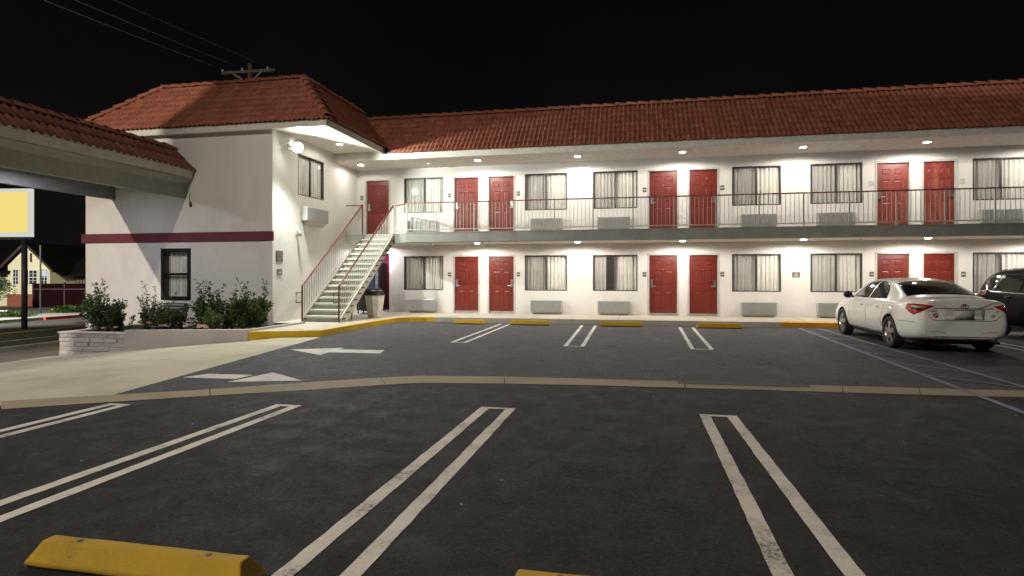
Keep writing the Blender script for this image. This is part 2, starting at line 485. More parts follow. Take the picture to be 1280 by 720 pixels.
# ------------------------------------------------------------------ world, camera
w = bpy.data.worlds.new("World"); sc.world = w; w.use_nodes = True
nt = w.node_tree; nt.nodes.clear()
sky = nt.nodes.new('ShaderNodeTexSky'); sky.sky_type = 'NISHITA'; sky.sun_disc = False
sky.sun_elevation = R(-4); sky.sun_rotation = R(200)
hs = nt.nodes.new('ShaderNodeHueSaturation'); hs.inputs['Saturation'].default_value = .35
bg = nt.nodes.new('ShaderNodeBackground'); bg.inputs[1].default_value = .012
bg2 = nt.nodes.new('ShaderNodeBackground'); bg2.inputs[0].default_value = (1, .9, .95, 1); bg2.inputs[1].default_value = .0022
ad = nt.nodes.new('ShaderNodeAddShader'); wo = nt.nodes.new('ShaderNodeOutputWorld')
nt.links.new(sky.outputs[0], hs.inputs['Color']); nt.links.new(hs.outputs[0], bg.inputs[0])
tc = nt.nodes.new('ShaderNodeTexCoord'); sx = nt.nodes.new('ShaderNodeSeparateXYZ'); nt.links.new(tc.outputs['Generated'], sx.inputs[0])
nz = noise(nt, 2.2, 5, .6, tc.outputs['Generated'])
glow = ramp(nt, sx.outputs['Z'], [(.0, (.0085, .0072, .0072)), (.22, (.0044, .0038, .0040)), (.55, (.0013, .0011, .0012))])
glow = mix(nt, glow, (.0016, .0014, .0017), ramp(nt, nz, [(.35, 0.), (.7, .75)]))
nt.links.new(glow, bg2.inputs[0]); bg2.inputs[1].default_value = 1.
nt.links.new(bg.outputs[0], ad.inputs[0]); nt.links.new(bg2.outputs[0], ad.inputs[1]); nt.links.new(ad.outputs[0], wo.inputs[0])

cam = bpy.data.cameras.new('camera'); co = bpy.data.objects.new('camera', cam); COL.objects.link(co)
co.location = (0, 0, 1.5); co.rotation_euler = (R(90), 0, R(11.6)); cam.sensor_width = 36; cam.lens = 731/1280*36
cam.shift_y = -16/1280; cam.clip_start = .1; cam.clip_end = 3000
sc.camera = co
vs = sc.view_settings; vs.view_transform = 'Standard'; vs.look = 'None'; vs.gamma = 1; vs.exposure = 0; vs.use_curve_mapping = False
sc.render.resolution_x = 1024; sc.render.resolution_y = 576
sc.cycles.use_denoising = True; sc.cycles.max_bounces = 8; sc.cycles.diffuse_bounces = 3; sc.cycles.glossy_bounces = 3
sc.cycles.transparent_max_bounces = 12; sc.cycles.sample_clamp_indirect = 6; sc.cycles.caustics_reflective = False; sc.cycles.caustics_refractive = False

def lamp(kind, name, loc, energy, col, parent=None, size=.15, direction=None, spot=None, blend=.3):
    l = bpy.data.lights.new(name, kind); l.energy = energy; l.color = col
    if kind == 'AREA': l.shape = 'DISK'; l.size = size
    else: l.shadow_soft_size = size
    if spot: l.spot_size = R(spot); l.spot_blend = blend
    o = bpy.data.objects.new(name, l); COL.objects.link(o); o.location = loc
    if direction is not None: o.rotation_euler = Vector(direction).to_track_quat('-Z', 'Y').to_euler()
    if parent is not None: o.parent = parent
    return o

Z1 = .004
def marking(name, polys, mat, z=Z1):
    mb = MB()
    for p in polys: mb.face([(x, y, ground_z(x)+z) for x, y in p])
    for f in mb.bm.faces:
        f.normal_update()
        if f.normal.z < 0: f.normal_flip()
    o = mb.build(name, mat, recalc=False); o['kind'] = 'structure'; return o
# ------------------------------------------------------------------ ground
big = sheet('ground', [(-900, -900), (900, -900), (900, 900), (-900, 900)], -.03, EARTH)
EDGE = [(-6.62, -16), (-6.28, 6.1), (-7.38, 13.04), (-7.36, 15.4), (-7.25, 17.4), (-7.0, 17.75), (-6.5, 17.93)]
GUT_T = [(-11.2, 3.0), (-8.3, 4.93), (-7.35, 5.58), (-6.52, 6.07), (-5.43, 6.71), (-4.31, 7.53), (-3.6, 7.98), (-3.09, 8.25), (-1.85, 8.43), (-.51, 8.51), (.72, 8.56), (1.84, 8.61), (3.72, 8.68), (5.0, 8.75), (9, 8.95), (22, 9.6)]
GUT_B = [(-10.9, 2.6), (-8.3, 4.30), (-6.91, 5.24), (-6.15, 5.73), (-5.14, 6.36), (-4.01, 7.01), (-3.3, 7.48), (-2.88, 7.70), (-1.73, 7.88), (-.48, 8.0), (.68, 8.07), (1.73, 8.12), (3.53, 8.19), (4.74, 8.28), (9, 8.45), (22, 9.1)]
mid = [((a[0]+b[0])/2, (a[1]+b[1])/2) for a, b in zip(GUT_T, GUT_B)]
far_poly = [m for m in mid[3:]] + [(22, 17.95), (-6.5, 17.95), (-7.0, 17.8), (-7.3, 17.4), (-7.4, 13.04)]
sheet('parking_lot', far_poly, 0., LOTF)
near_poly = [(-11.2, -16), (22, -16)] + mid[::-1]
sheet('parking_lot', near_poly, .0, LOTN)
drive_poly = [(-11.2, -16)] + mid[:4] + [(-7.4, 13.04), (-8.96, 12.42), (-14.8, 12.42), (-14.8, 12.0), (-14.5, 3), (-14.5, -16)]
sheet('driveway', drive_poly, .0, DRIVE)
# drainage gutter crossing the lot: separate cast lengths with open joints between them
def lerp2(a, b, t): return (a[0]+(b[0]-a[0])*t, a[1]+(b[1]-a[1])*t)
gt = MB(); rng = random.Random(3)
for i in range(len(GUT_T)-1):
    a0, a1, b0, b1 = GUT_T[i], GUT_T[i+1], GUT_B[i], GUT_B[i+1]
    L = math.dist(a0, a1); n = max(1, round(L/1.25))
    for k in range(n):
        g = .006/L*n
        t0 = k/n + (rng.uniform(.010, .018)/L if (i % 2 == 0 or k) else 0); t1 = (k+1)/n
        p = [lerp2(b0, b1, t0), lerp2(b0, b1, t1), lerp2(a0, a1, t1), lerp2(a0, a1, t0)]
        zz = [ground_z(q[0]) + .005 for q in p]
        m0 = lerp2(p[0], p[3], .5); m1 = lerp2(p[1], p[2], .5)
        gt.face([(p[0][0], p[0][1], zz[0]), (p[1][0], p[1][1], zz[1]), (m1[0], m1[1], zz[1]-.003), (m0[0], m0[1], zz[0]-.003)])
        gt.face([(m0[0], m0[1], zz[0]-.003), (m1[0], m1[1], zz[1]-.003), (p[2][0], p[2][1], zz[2]), (p[3][0], p[3][1], zz[3])])
o = gt.build('drainage_gutter', GUTT, recalc=False); o['kind'] = 'structure'; o['label'] = 'shallow concrete drainage gutter crossing the asphalt lot'

marking('gutter_stain', [[(.62, 8.36), (2.35, 8.44), (2.35, 8.61), (.62, 8.54)]], concrete('stained gutter concrete', (.09, .065, .04)), .0085)
lb = MB(); rl = random.Random(8)
for k in range(26):
    x, y = rl.uniform(-4.5, 4.5), rl.uniform(2.6, 12); a = rl.uniform(0, PI); s_ = rl.uniform(.006, .022)
    p = [(x+s_*math.cos(a+q)*(1 if i % 2 else .5), y+s_*math.sin(a+q)*(1 if i % 2 else .5)) for i, q in enumerate((0, 1.4, 3, 4.4))]
    lb.face([(px, py, .006+.004*(i == 1)) for i, (px, py) in enumerate(p)])
tag(lb.build('litter', plain('pale litter', (.24, .21, .17), .9, var=.4, vscale=3), recalc=False), 'tiny pale scraps and dry leaf bits scattered over the asphalt', kind='stuff')

# walkway slab along the rooms, landing pad at the stairs
WP = [(-8.96, 12.40), (-7.43, 13.03), (-7.42, 15.4), (-7.30, 17.3), (-7.05, 17.72), (-6.5, 17.93), (15.6, 17.95), (15.6, 20.3), (-8.96, 20.3)]
mb = MB(); mb.prism([(x, y, -.4) for x, y in WP], (0, 0, .55)); ww = mb.build('walkway', WALK); ww['kind'] = 'structure'
mb = MB(); mb.box(-10.2, -8.96, 14.95, 22, -.4, .149); o = mb.build('walkway', WALK); o['kind'] = 'structure'
mb = MB()
for x in (-5.8, -3.1, -.4, 2.3, 5, 7.7, 10.4): mb.box(x-.006, x+.006, 18.0, 20.0, .1502, .1515)
o = mb.build('walkway_joint', SEAM); o['kind'] = 'structure'
def kerb_paint(name, pts, mat, top=.13, h=.15):
    mb = MB(); n = len(pts); out, inn = [], []
    for i in range(n):
        a = Vector(pts[max(i-1, 0)]); b = Vector(pts[min(i+1, n-1)]); t = (b-a).normalized(); nn = Vector((t.y, -t.x))
        out.append(Vector(pts[i]) + nn*.004); inn.append(Vector(pts[i]) - nn*top)
    for i in range(n-1):
        z0 = [ground_z(out[k].x)+.002 for k in (i, i+1)]
        A = [(out[i].x, out[i].y, z0[0]), (out[i+1].x, out[i+1].y, z0[1]), (out[i+1].x, out[i+1].y, h-.006), (out[i].x, out[i].y, h-.006)]
        mb.face(A)
        e0 = out[i].lerp(inn[i], .08); e1 = out[i+1].lerp(inn[i+1], .08)
        mb.face([A[3], A[2], (e1.x, e1.y, h+.004), (e0.x, e0.y, h+.004)])
        mb.face([(e0.x, e0.y, h+.004), (e1.x, e1.y, h+.004), (inn[i+1].x, inn[i+1].y, h+.004), (inn[i].x, inn[i].y, h+.004)])
    o = mb.build(name, mat); o['kind'] = 'structure'; return o
kerb_paint('yellow_kerb', [(-8.96, 12.40), (-7.43, 13.03), (-7.42, 15.4), (-7.30, 17.3), (-7.05, 17.72), (-6.5, 17.93), (-6.2, 17.931)], YELK)
kerb_paint('kerb', [(-6.2, 17.931), (4.2, 17.941)], KERBC)
kerb_paint('yellow_kerb', [(4.2, 17.941), (5.75, 17.942)], YELO, top=.5)
kerb_paint('kerb', [(5.75, 17.942), (15.6, 17.95)], KERBC)

# painted markings
def hairpin(xa0, xa1, xb0, xb1, y0, y1, w, zoff, mat, closed='far'):
    """two long lines joined by a short line at one end: left line xa0(y0)->xa1(y1), right line xb0->xb1 (outer edges)"""
    if closed == 'far':
        t = w*.72
        p = [(xa0, y0), (xa0+w, y0), (xa1+w*.85, y1-t), (xb1-w*.85, y1-t), (xb0-w, y0), (xb0, y0), (xb1, y1), (xa1, y1)]
        f = [[(xa0, y0), (xa0+w, y0), (xa1+w, y1-t), (xa1, y1)], [(xb0-w, y0), (xb0, y0), (xb1, y1), (xb1-w, y1-t)]]
        f.append([(xa1, y1), (xa1+w, y1-t), (xb1-w, y1-t), (xb1, y1)])
    else:
        t = w*.72
        f = [[(xa0, y0), (xa0+w, y0+t), (xa1+w, y1), (xa1, y1)], [(xb0-w, y0+t), (xb0, y0), (xb1, y1), (xb1-w, y1)],
             [(xa0, y0), (xb0, y0), (xb0-w, y0+t), (xa0+w, y0+t)]]
    bm = bmesh.new(); rr = random.Random(int(abs(xa0)*100))
    for q in f:
        vs = [bm.verts.new((x, y, ground_z(x)+zoff)) for x, y in q]; fc = bm.faces.new(vs)
    bmesh.ops.remove_doubles(bm, verts=bm.verts[:], dist=.001)
    # ragged hand painted edges
    for k in range(3):
        es = [e for e in bm.edges if e.calc_length() > .14]
        bmesh.ops.subdivide_edges(bm, edges=es, cuts=3)
    for v in bm.verts: v.co.x += rr.uniform(-.004, .004); v.co.y += rr.uniform(-.003, .003)
    for fc in bm.faces:
        fc.normal_update()
        if fc.normal.z < 0: fc.normal_flip()
    mb = MB(); mb.bm.free(); mb.bm = bm
    o = mb.build('parking_line', mat, recalc=False); o['kind'] = 'structure'; return o
Z1 = .004
for (xa0, xa1, xb0, xb1, y1) in ((.66, .71, 1.20, 1.09, 6.58), (-1.83, -1.68, -1.36, -1.28, 6.45), (-4.22, -4.04, -3.78, -3.72, 6.1), (-6.1, -5.98, -5.72, -5.68, 5.75), (2.95, 2.98, 3.38, 3.40, 6.6)):
    if xa0 > 2.5: continue
    hairpin(xa0, xa1, xb0, xb1, -.9, y1, .105, Z1, LINEN)
for (xa0, xa1, xb0, xb1, y0, y1) in ((-3.98, -3.99, -3.60, -3.62, 12.5, 17.55), (-1.42, -1.50, -.98, -1.02, 12.32, 17.5), (1.16, 1.30, 1.62, 1.74, 12.32, 17.4), (7.62, 7.6, 8.02, 8.0, 12.3, 17.4)):
    hairpin(xa0, xa1, xb0, xb1, y0, y1, .085, Z1, LINEF, 'near')
marking('arrow_marking', [[(-6.45, 7.42), (-5.60, 7.46), (-5.56, 7.82), (-6.3, 7.78)], [(-5.56, 7.22), (-4.59, 7.54), (-5.42, 8.08)]], LINEF)
marking('arrow_marking', [[(-6.76, 10.65), (-5.73, 10.02), (-5.80, 11.10)], [(-5.76, 10.40), (-4.72, 10.45), (-4.84, 10.93), (-5.78, 10.86)]], LINEF)
def strip(p, q, w_): 
    a, b = Vector(p), Vector(q); t = (b-a).normalized(); n = Vector((-t.y, t.x))*w_/2
    return [tuple(a-n), tuple(b-n), tuple(b+n), tuple(a+n)]
ail = [strip((4.62, 17.9), (4.15, 6.9), .085), strip((5.12, 17.9), (5.14, 8.2), .075)]
marking('access_aisle_line', ail[:1], LINEB, .009)
marking('access_aisle_line', ail[1:], LINEB, .009)
for y in (16.6, 15.2, 13.8, 12.4, 11.0, 9.7):
    marking('access_aisle_line', [strip((4.62-.55*(17.9-y)/11+.05, y+.15), (5.08, y-.75), .06)], LINEB, .009)
# shallow extra line of the next bay
hairpin(9.9, 9.9, 10.3, 10.3, 12.3, 17.4, .085, Z1, LINEF, 'near')

# ------------------------------------------------------------------ the street and beyond
sheet('street_pavement', [(-14.8, -80), (-14.8, 12.42), (-14.8, 12.45), (-14.8, 120), (-19, 120), (-19, -80)], -.002, PAVE)
sheet('street', [(-19.05, -80), (-19.05, 160), (-30.6, 160), (-30.6, -80)], -.006, STREETA)
mb = MB(); mb.box(-33.6, -30.6, -80, 160, -1.2, -.73); o = mb.build('far_pavement', concrete('far pavement concrete', (.26, .27, .26))); o['kind'] = 'structure'
mb = MB(); mb.box(-30.62, -30.45, 25.4, 29.5, -1.1, -.726); o = mb.build('red_kerb', REDK); o['kind'] = 'structure'
for x in (-24.9, -25.2):
    mb = MB(); mb.face([(x-.06, -80, -.868), (x+.06, -80, -.868), (x+.06, 160, -.868), (x-.06, 160, -.868)])
    o = mb.build('street_centre_line', LINEY, recalc=False); o['kind'] = 'structure'
mb = MB()
for k in range(12): mb.face([(-22.06, -6+k*7.5, -.868), (-21.94, -6+k*7.5, -.868), (-21.94, -3+k*7.5, -.868), (-22.06, -3+k*7.5, -.868)])
o = mb.build('street_lane_line', LINEF, recalc=False); o['kind'] = 'structure'
mb = MB(); mb.box(-60, -33.6, 0, 90, -1.4, -.74); o = mb.build('front_yard', EARTH); o['kind'] = 'structure'
# sidewalk kerb on near side
mb = MB(); mb.box(-19.15, -19.0, -80, 160, -1.2, -.735); o = mb.build('kerb', KERBC); o['kind'] = 'structure'

# ------------------------------------------------------------------ motel room wing
YW = 20.1; DZ = 2.94; FZ = .15
DOORS = [(-6.23, -5.35, 'l'), (-4.95, -4.07, 'r'), (.57, 1.46, 'l'), (1.86, 2.74, 'r'), (7.47, 8.35, 'l'), (8.76, 9.62, 'r')]
WINS = [(-8.15, -6.65), (-3.67, -2.19), (-1.31, .18), (3.19, 4.68), (5.55, 7.05), (10.08, 11.6)]
wing = thing('motel_wing', (2.5, 20.1, 0), 'long two storey white motel wing with red doors, balcony and red tile roof', 'motel building')
opens = []
FR = .065
for (a, b, s) in DOORS:
    opens += [(a-FR, b+FR, FZ, 2.16+FR), (a-FR, b+FR, DZ, 4.97+FR)]
opens.append((-9.62-FR, -8.74+FR, DZ, 4.97+FR))
for (a, b) in WINS: opens += [(a, b, .965, 2.19), (a, b, 3.76, 5.03)]
opens.append((-9.95, -8.72, FZ, 2.36))
mb = MB(); wall_open(mb, -10.15, 15.5, -.3, 5.6, YW, .22, opens); mb.build('wall', WALL, wing)
mb = MB()
mb.box(-10.1, 15.5, 28.6, 28.8, -.3, 6.9); mb.box(15.3, 15.5, YW+.22, 28.6, -.3, 6.9)
mb.build('rear_wall', WALL, wing)
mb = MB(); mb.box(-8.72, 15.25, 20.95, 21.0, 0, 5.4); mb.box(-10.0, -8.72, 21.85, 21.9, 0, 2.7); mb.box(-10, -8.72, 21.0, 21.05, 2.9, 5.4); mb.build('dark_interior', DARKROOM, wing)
# passage behind the stairs
mb = MB(); mb.box(-8.72, -8.66, 20.33, 21.85, .1, 2.6); mb.box(-10.0, -9.95, 20.33, 21.85, .1, 2.6); mb.box(-9.95, -8.72, 20.33, 21.85, 2.4, 2.45); mb.build('passage_wall', plain('passage paint', (.32, .30, .28), .8), wing)
mb = MB(); mb.box(-9.72, -8.75, 21.76, 21.82, .15, 2.3); o = mb.build('door', MAROON, wing); o['label'] = 'maroon service door at the end of the passage'
# floor slab / balcony
SP = [(15.5, 18.5), (15.5, 20.09), (-9.98, 20.09), (-9.98, 19.2), (-8.12, 19.2), (-7.42, 18.5)]
mb = MB(); mb.prism([(x, y, 2.60) for x, y in SP], (0, 0, .335)); mb.build('balcony_slab', SLAB, wing, bevel=.008)
SPi = [(15.5, 18.62), (15.5, 20.085), (-9.97, 20.085), (-9.97, 19.26), (-8.1, 19.26), (-7.38, 18.62)]
mb = MB(); mb.prism([(x, y, 2.938) for x, y in SPi], (0, 0, .006)); mb.build('balcony_floor', DECK, wing)
mb = MB(); mb.prism([(x, y, 2.592) for x, y in SPi], (0, 0, .006)); mb.build('balcony_soffit', SOFF, wing)
mb = MB(); mb.box(-7.42, 15.5, 18.485, 18.5, 2.90, 2.935); mb.build('drip_edge', SLAB, wing)
# roof
EZ, FT = 5.38, 5.585
mb = MB(); mb.box(-9.99, 15.6, 18.40, 18.47, EZ, FT); mb.box(-9.99, -8.25, 18.405, 18.465, FT+.001, 5.80); mb.build('fascia', FASC, wing, bevel=.006)
mb = MB(); mb.box(-10.0, 15.6, 18.47, 20.098, EZ, EZ+.03); mb.build('soffit', SOFF, wing)
RX = 1.68; RZ = 1.60; SL = math.hypot(RX, RZ); UPW = (0, RX, RZ)
VAL = (-8.15+.205, 18.36, 0)      # the valley between the two roofs
roof = tile_slope('roof', TILE, (-10.2, 18.36, FT), (1, 0, 0), UPW, 26.0, SL, wing, clips=[(VAL, (-1, -.963, 0))])
caps('ridge_cap', TILE, (-9.7, 18.36+RX, FT+RZ), (15.8, 18.36+RX, FT+RZ), roof)
mb = MB(); mb.prism([(-9.7, 18.36+RX, FT+RZ-.02), (15.6, 18.36+RX, FT+RZ-.02), (15.6, 28.8, FT+RZ-.02), (-9.7, 28.8, FT+RZ-.02)], (0, 0, .03)); mb.build('flat_roof', BEAM, wing)
mb = MB(); mb.prism([(15.55, 18.45, FT), (15.55, 18.36+RX, FT+RZ-.03), (15.55, 28.8, FT+RZ-.03), (15.55, 28.8, FT)], (.05, 0, 0)); mb.build('gable_end', WALL, wing)
mb = MB(); mb.prism([(-8.0, 18.40, FT-.01), (15.55, 18.40, FT-.01), (15.55, 18.36+RX, FT+RZ-.03), (-9.7, 18.36+RX, FT+RZ-.03)], (0, .02, -.03)); mb.build('roof_deck', BEAM, wing)

# --- doors
def make_door(parent, mat, width, hgt, x, z, hinge, y=YW+.07, label=None, threshold=True):
    """six panel door leaf with frame, lock and threshold; front faces -y"""
    mb = MB(); W, H = width, hgt
    rows = [(.18, .84), (1.0, 1.52), (1.66, 1.86)]; k = H/2.03
    cols = [(.13, W/2-.05), (W/2+.05, W-.13)]
    panels = [(a, b, c*k, d*k) for (a, b) in cols for (c, d) in rows]
    wall_open(mb, 0, W, .0, H, 0, .04, panels)
    for (a, b, c, d) in panels:
        lv = [(0., 0.), (.012, .014), (.035, .014), (.06, .004)]
        prev = None
        for (ins, dep) in lv:
            ring = [mb.bm.verts.new(p) for p in ((a+ins, dep, c+ins), (b-ins, dep, c+ins), (b-ins, dep, d-ins), (a+ins, dep, d-ins))]
            if prev:
                for i in range(4): mb.bm.faces.new((prev[i], prev[(i+1) % 4], ring[(i+1) % 4], ring[i]))
            prev = ring
        mb.bm.faces.new(prev)
    leaf = mb.build('door', mat, None, recalc=False)
    bmesh_fix(leaf)
    leaf.parent = parent; leaf.location = Vector((x, y, z)) - parent.location
    if label: leaf['label'] = label
    t = FR-.003
    mb = MB(); mb.box(-t, -.004, -.085, .05, -.0, H+t); mb.box(W+.004, W+t, -.085, .05, 0, H+t); mb.box(-.004, W+.004, -.085, .05, H+.004, H+t)
    o = mb.build('door_frame', DFRAME, leaf, world=False, bevel=.004)
    lx = .075 if hinge == 'l' else W-.075; sg = 1 if hinge == 'l' else -1
    mb = MB(); mb.box(lx-.038, lx+.038, -.022, 0.0, .93, 1.20); mb.box(lx-.024, lx+.024, -.03, -.02, 1.1, 1.17)
    mb.tube([(lx, -.02, .985), (lx, -.065, .985), (lx+sg*.02, -.07, .985), (lx+sg*.13, -.07, .98)], .011, 8)
    mb.build('handle', STEEL, leaf, world=False, bevel=.004)
    mb = MB(); mb.tube([(W/2, .001, 1.555*k), (W/2, -.008, 1.555*k)], .012, 10); mb.build('peephole', STEEL, leaf, world=False)
    if threshold:
        mb = MB(); mb.box(0.002, W-.002, -.016, -.002, .012, .085); mb.box(-.004, W+.004, -.085, .04, -.001, .012); mb.build('kick_plate', STEEL, leaf, world=False)
    return leaf
def bmesh_fix(o):
    bm = bmesh.new(); bm.from_mesh(o.data); bmesh.ops.remove_doubles(bm, verts=bm.verts[:], dist=.0005)
    bmesh.ops.recalc_face_normals(bm, faces=bm.faces[:]); bm.to_mesh(o.data); bm.free()
for i, (a, b, s) in enumerate(DOORS):
    make_door(wing, DOOR, b-a, 2.01, a, FZ, s)
    if i == 4: make_door(wing, DOORU, b-a, 2.03, a, DZ+.004, s, label='faded red upstairs door')
    elif i == 5: make_door(wing, DOORW, b-a, 2.03, a, DZ+.004, s, label='worn patchy red upstairs door with scuffed panels')
    else: make_door(wing, DOOR, b-a, 2.03, a, DZ+.004, s)
make_door(wing, DOOR, .88, 2.03, -9.62, DZ+.004, 'l', label='red upstairs door at the head of the stairs')

# --- windows
def curtain_mesh(x0, x1, z0, z1, y, amp=.034, n=9, seed=0):
    rr = random.Random(seed); mb = MB(); N = n*8; cols = []; ph = 0
    wv = [rr.uniform(.75, 1.3) for _ in range(n)]; tot = sum(wv); acc = []; s = 0
    for q in wv: acc += [s + q*j/8 for j in range(8)]; s += q
    acc.append(tot)
    am = [amp*rr.uniform(.55, 1.15) for _ in range(n+1)]
    for i, a in enumerate(acc):
        x = x0 + (x1-x0)*a/tot; d = am[min(i//8, n)]*math.sin(2*PI*(i % 8)/8)
        cols.append([mb.bm.verts.new((x + .01*math.sin(i*1.7)*q, y + d*(.55+.45*q), z1 + (z0-z1)*q)) for q in (0, .06, .5, 1)])
    for c, e in zip(cols, cols[1:]):
        for q in range(3): mb.bm.faces.new((c[q], e[q], e[q+1], c[q+1]))
    return mb
def make_window(parent, x0, x1, z0, z1, y=YW, seed=0, gap=False, axis='x', screen='l'):
    """two sash slider: pane mesh with frame, insect screen and two curtains as children"""
    W, H = x1-x0, z1-z0; m = W/2
    mb = MB()
    for (a, b, y_) in ((.03, m, .045), (m, W-.03, .065)): mb.face([(a, y_, .03), (b, y_, .03), (b, y_, H-.03), (a, y_, H-.03)])
    pane = mb.build('window', GLASS, None, recalc=False)
    pane.parent = parent
    if axis == 'x': pane.location = Vector((x0, y, z0)) - parent.location
    else:
        pane.rotation_euler = (0, 0, R(90)); pane.location = Vector((y, x0, z0)) - parent.location
    mb = MB(); f = .03
    mb.box(0.002, f, -.006, .10, .002, H-.002); mb.box(W-f, W-.002, -.006, .10, .002, H-.002)
    mb.box(f, W-f, -.006, .10, .002, f); mb.box(f, W-f, -.006, .10, H-f, H-.002)
    mb.box(m-.022, m+.022, .02, .075, f, H-f)
    mb.build('frame', BRONZE, pane, world=False, bevel=.003)
    if screen:
        mb = MB(); mb.box(*((f, m-.03) if screen == 'l' else (m+.03, W-f)), .028, .030, f, H-f); mb.build('insect_screen', SCREEN, pane, world=False)
    cl = (f, m-.02) if not gap else (f, m*.58)
    curtain_mesh(cl[0]-.02, cl[1]+.02, .02, H-.02, .115, n=6 if not gap else 4, seed=seed*2+1).build('curtain', CURT, pane, world=False, smooth=True, recalc=False)
    curtain_mesh(m-.03, W-f+.02, .02, H-.02, .115, n=6, seed=seed*2+2).build('curtain', CURT, pane, world=False, smooth=True, recalc=False)
    return pane
for i, (a, b) in enumerate(WINS):
    make_window(wing, a, b, .965, 2.19, seed=i, gap=(i == 2))
    make_window(wing, a, b, 3.76, 5.03, seed=i+10)

# --- wall mounted air conditioners
PAIR = ['the doors next to the stairs', 'the middle doors', 'the doors behind the white car']
WPOS = ['beside the stairs', 'right of the doors next to the stairs', 'left of the middle doors', 'right of the middle doors', 'left of the doors behind the white car', 'right of the doors behind the white car']
def make_ac(name, loc, label, mat, louvre=False):
    t = thing(name, loc, label, 'air conditioner', 'wall air conditioners')
    W, H, D = 1.08, .40, .20
    mb = MB(); mb.box(-W/2, W/2, -D, -.003, .0, H); mb.build('cabinet', mat, t, world=False, bevel=.012)
    mb = MB()
    n = 9 if louvre else 13
    for k in range(n):
        z = .03 + (H-.06)*k/(n-1)
        mb.box(-W/2+.03, W/2-.03, -D-.008, -D-.001, z, z+(.020 if louvre else .010))
    mb.build('louvre', mat, t, world=False)
    mb = MB(); mb.prism([(-W/2+.08, -.003, -.001), (-W/2+.08, -D+.02, -.001), (-W/2+.08, -.06, -.10), (-W/2+.08, -.003, -.10)], (W-.16, 0, 0)); mb.build('sleeve', ACT, t, world=False)
    return t
ACX = [-7.44, -2.9, -.6, 3.98, 6.25, 10.75]
ac_l = make_ac('air_conditioner', (ACX[0], YW, .235), 'silver ribbed air conditioner under the ground floor window beside the stairs', ACS, True)
ac_g = make_ac('air_conditioner', (ACX[1], YW, .235), 'grey air conditioner under the ground floor window '+WPOS[1], ACG)
for i in range(2, 6): copy_tree(ac_g, (ACX[i], YW, .235), 'grey air conditioner under the ground floor window '+WPOS[i])
for i in range(6): copy_tree(ac_g, (ACX[i], YW, 3.06), 'grey air conditioner under the upstairs window '+WPOS[i])

# --- room number plaques
def make_plaque(name, loc, label, mat=PLAQ):
    t = thing(name, loc, label, 'room sign', 'room number plaques')
    mb = MB(); mb.box(-.06, .06, -.012, -.002, -.075, .075); mb.build('plate', mat, t, world=False, bevel=.003)
    mb = MB(); mb.box(-.045, .045, -.014, -.0125, -.018, .018); mb.build('number_panel', PLAQL, t, world=False)
    return t
PLX = [-6.41, -3.9, .41, 2.89, 7.31, 9.83]
PLN = ['left door next to the stairs', 'right door next to the stairs', 'left middle door', 'right middle door', 'left door behind the white car', 'right door behind the white car']
pl = make_plaque('room_sign', (PLX[0], YW, 1.53), 'small dark room plaque beside the ground floor '+PLN[0])
for i in range(1, 6): copy_tree(pl, (PLX[i], YW, 1.53), 'small dark room plaque beside the ground floor '+PLN[i])
for i in range(4): copy_tree(pl, (PLX[i], YW, 4.36), 'small dark room plaque beside the upstairs '+PLN[i])
copy_tree(pl, (-9.80, YW, 4.36), 'small dark room plaque beside the upstairs door at the stair head')
pb = make_plaque('room_sign', (PLX[4], YW, 4.36), 'pale grey room plaque beside the upstairs '+PLN[4], DFRAME)
copy_tree(pb, (PLX[5]-.03, YW, 4.36), 'pale grey room plaque beside the worn red upstairs door')
t = thing('accessible_sign', (5.125, YW, 1.51), 'small bronze sign with a pale triangular symbol between two ground floor windows', 'sign')
mb = MB(); mb.box(-.115, .115, -.012, -.002, -.085, .085); mb.build('plate', PLAQ, t, world=False, bevel=.003)
mb = MB(); mb.prism([(-.04, -.0125, .06), (.04, -.0125, .06), (.085, -.0125, -.07), (-.085, -.0125, -.07)], (0, -.002, 0)); mb.build('symbol', plain('sign symbol', (.30, .27, .22), .5), t, world=False)

# --- recessed ceiling lamps
WARM = (1., .935, .86)
def make_light(loc, label, energy, col=WARM, lens=BULB, r=.10):
    t = thing('ceiling_light', loc, label, 'ceiling light', 'round ceiling lights')
    mb = MB(); mb.lathe([(r*.95, 0), (r*1.45, 0), (r*1.4, -.018), (r*.95, -.022)], 24, cap=False); mb.build('trim_ring', LAMPRIM, t, smooth=False, world=False)
    mb = MB(); mb.lathe([(.001, -.034), (r*.5, -.032), (r*.95, -.020)], 24, cap=False); mb.build('lens', lens, t, world=False, smooth=True)
    l = lamp('SPOT', 'lamp', (0, 0, -.06), energy, col, t, .06, (0, 0, -1), 176, .22)
    return t
LX = [-5.09, -1.73, 1.55, 5.06, 8.39, 11.75]
LN = ['above the red doors next to the stairs', 'between the two windows right of the stairs', 'above the middle red doors', 'between the two windows left of the white car', 'above the red doors behind the white car', 'at the right end of the balcony']
E_UP, E_LO = 160, 176
lu = make_light((LX[0], 19.05, EZ), 'round ceiling light under the roof eave '+LN[0], E_UP)
for i in range(1, 6): copy_tree(lu, (LX[i], 19.05, EZ), 'round ceiling light under the roof eave '+LN[i])
ll = make_light((LX[0], 19.0, 2.592), 'round ceiling light under the balcony '+LN[0], E_LO)
for i in range(1, 6): copy_tree(ll, (LX[i], 19.0, 2.592), 'round ceiling light under the balcony '+LN[i])
for (lc, lb) in (((-9.3, 19.0, EZ), 'round ceiling light under the eave at the head of the stairs'), ((-9.05, 17.0, 5.655), 'round ceiling light under the eave of the corner building above the stairs')):
    c = copy_tree(lu, lc, lb)
    for ch in bpy.data.objects:
        if ch.parent == c and ch.type == 'LIGHT': ch.data = ch.data.copy(); ch.data.energy = 40
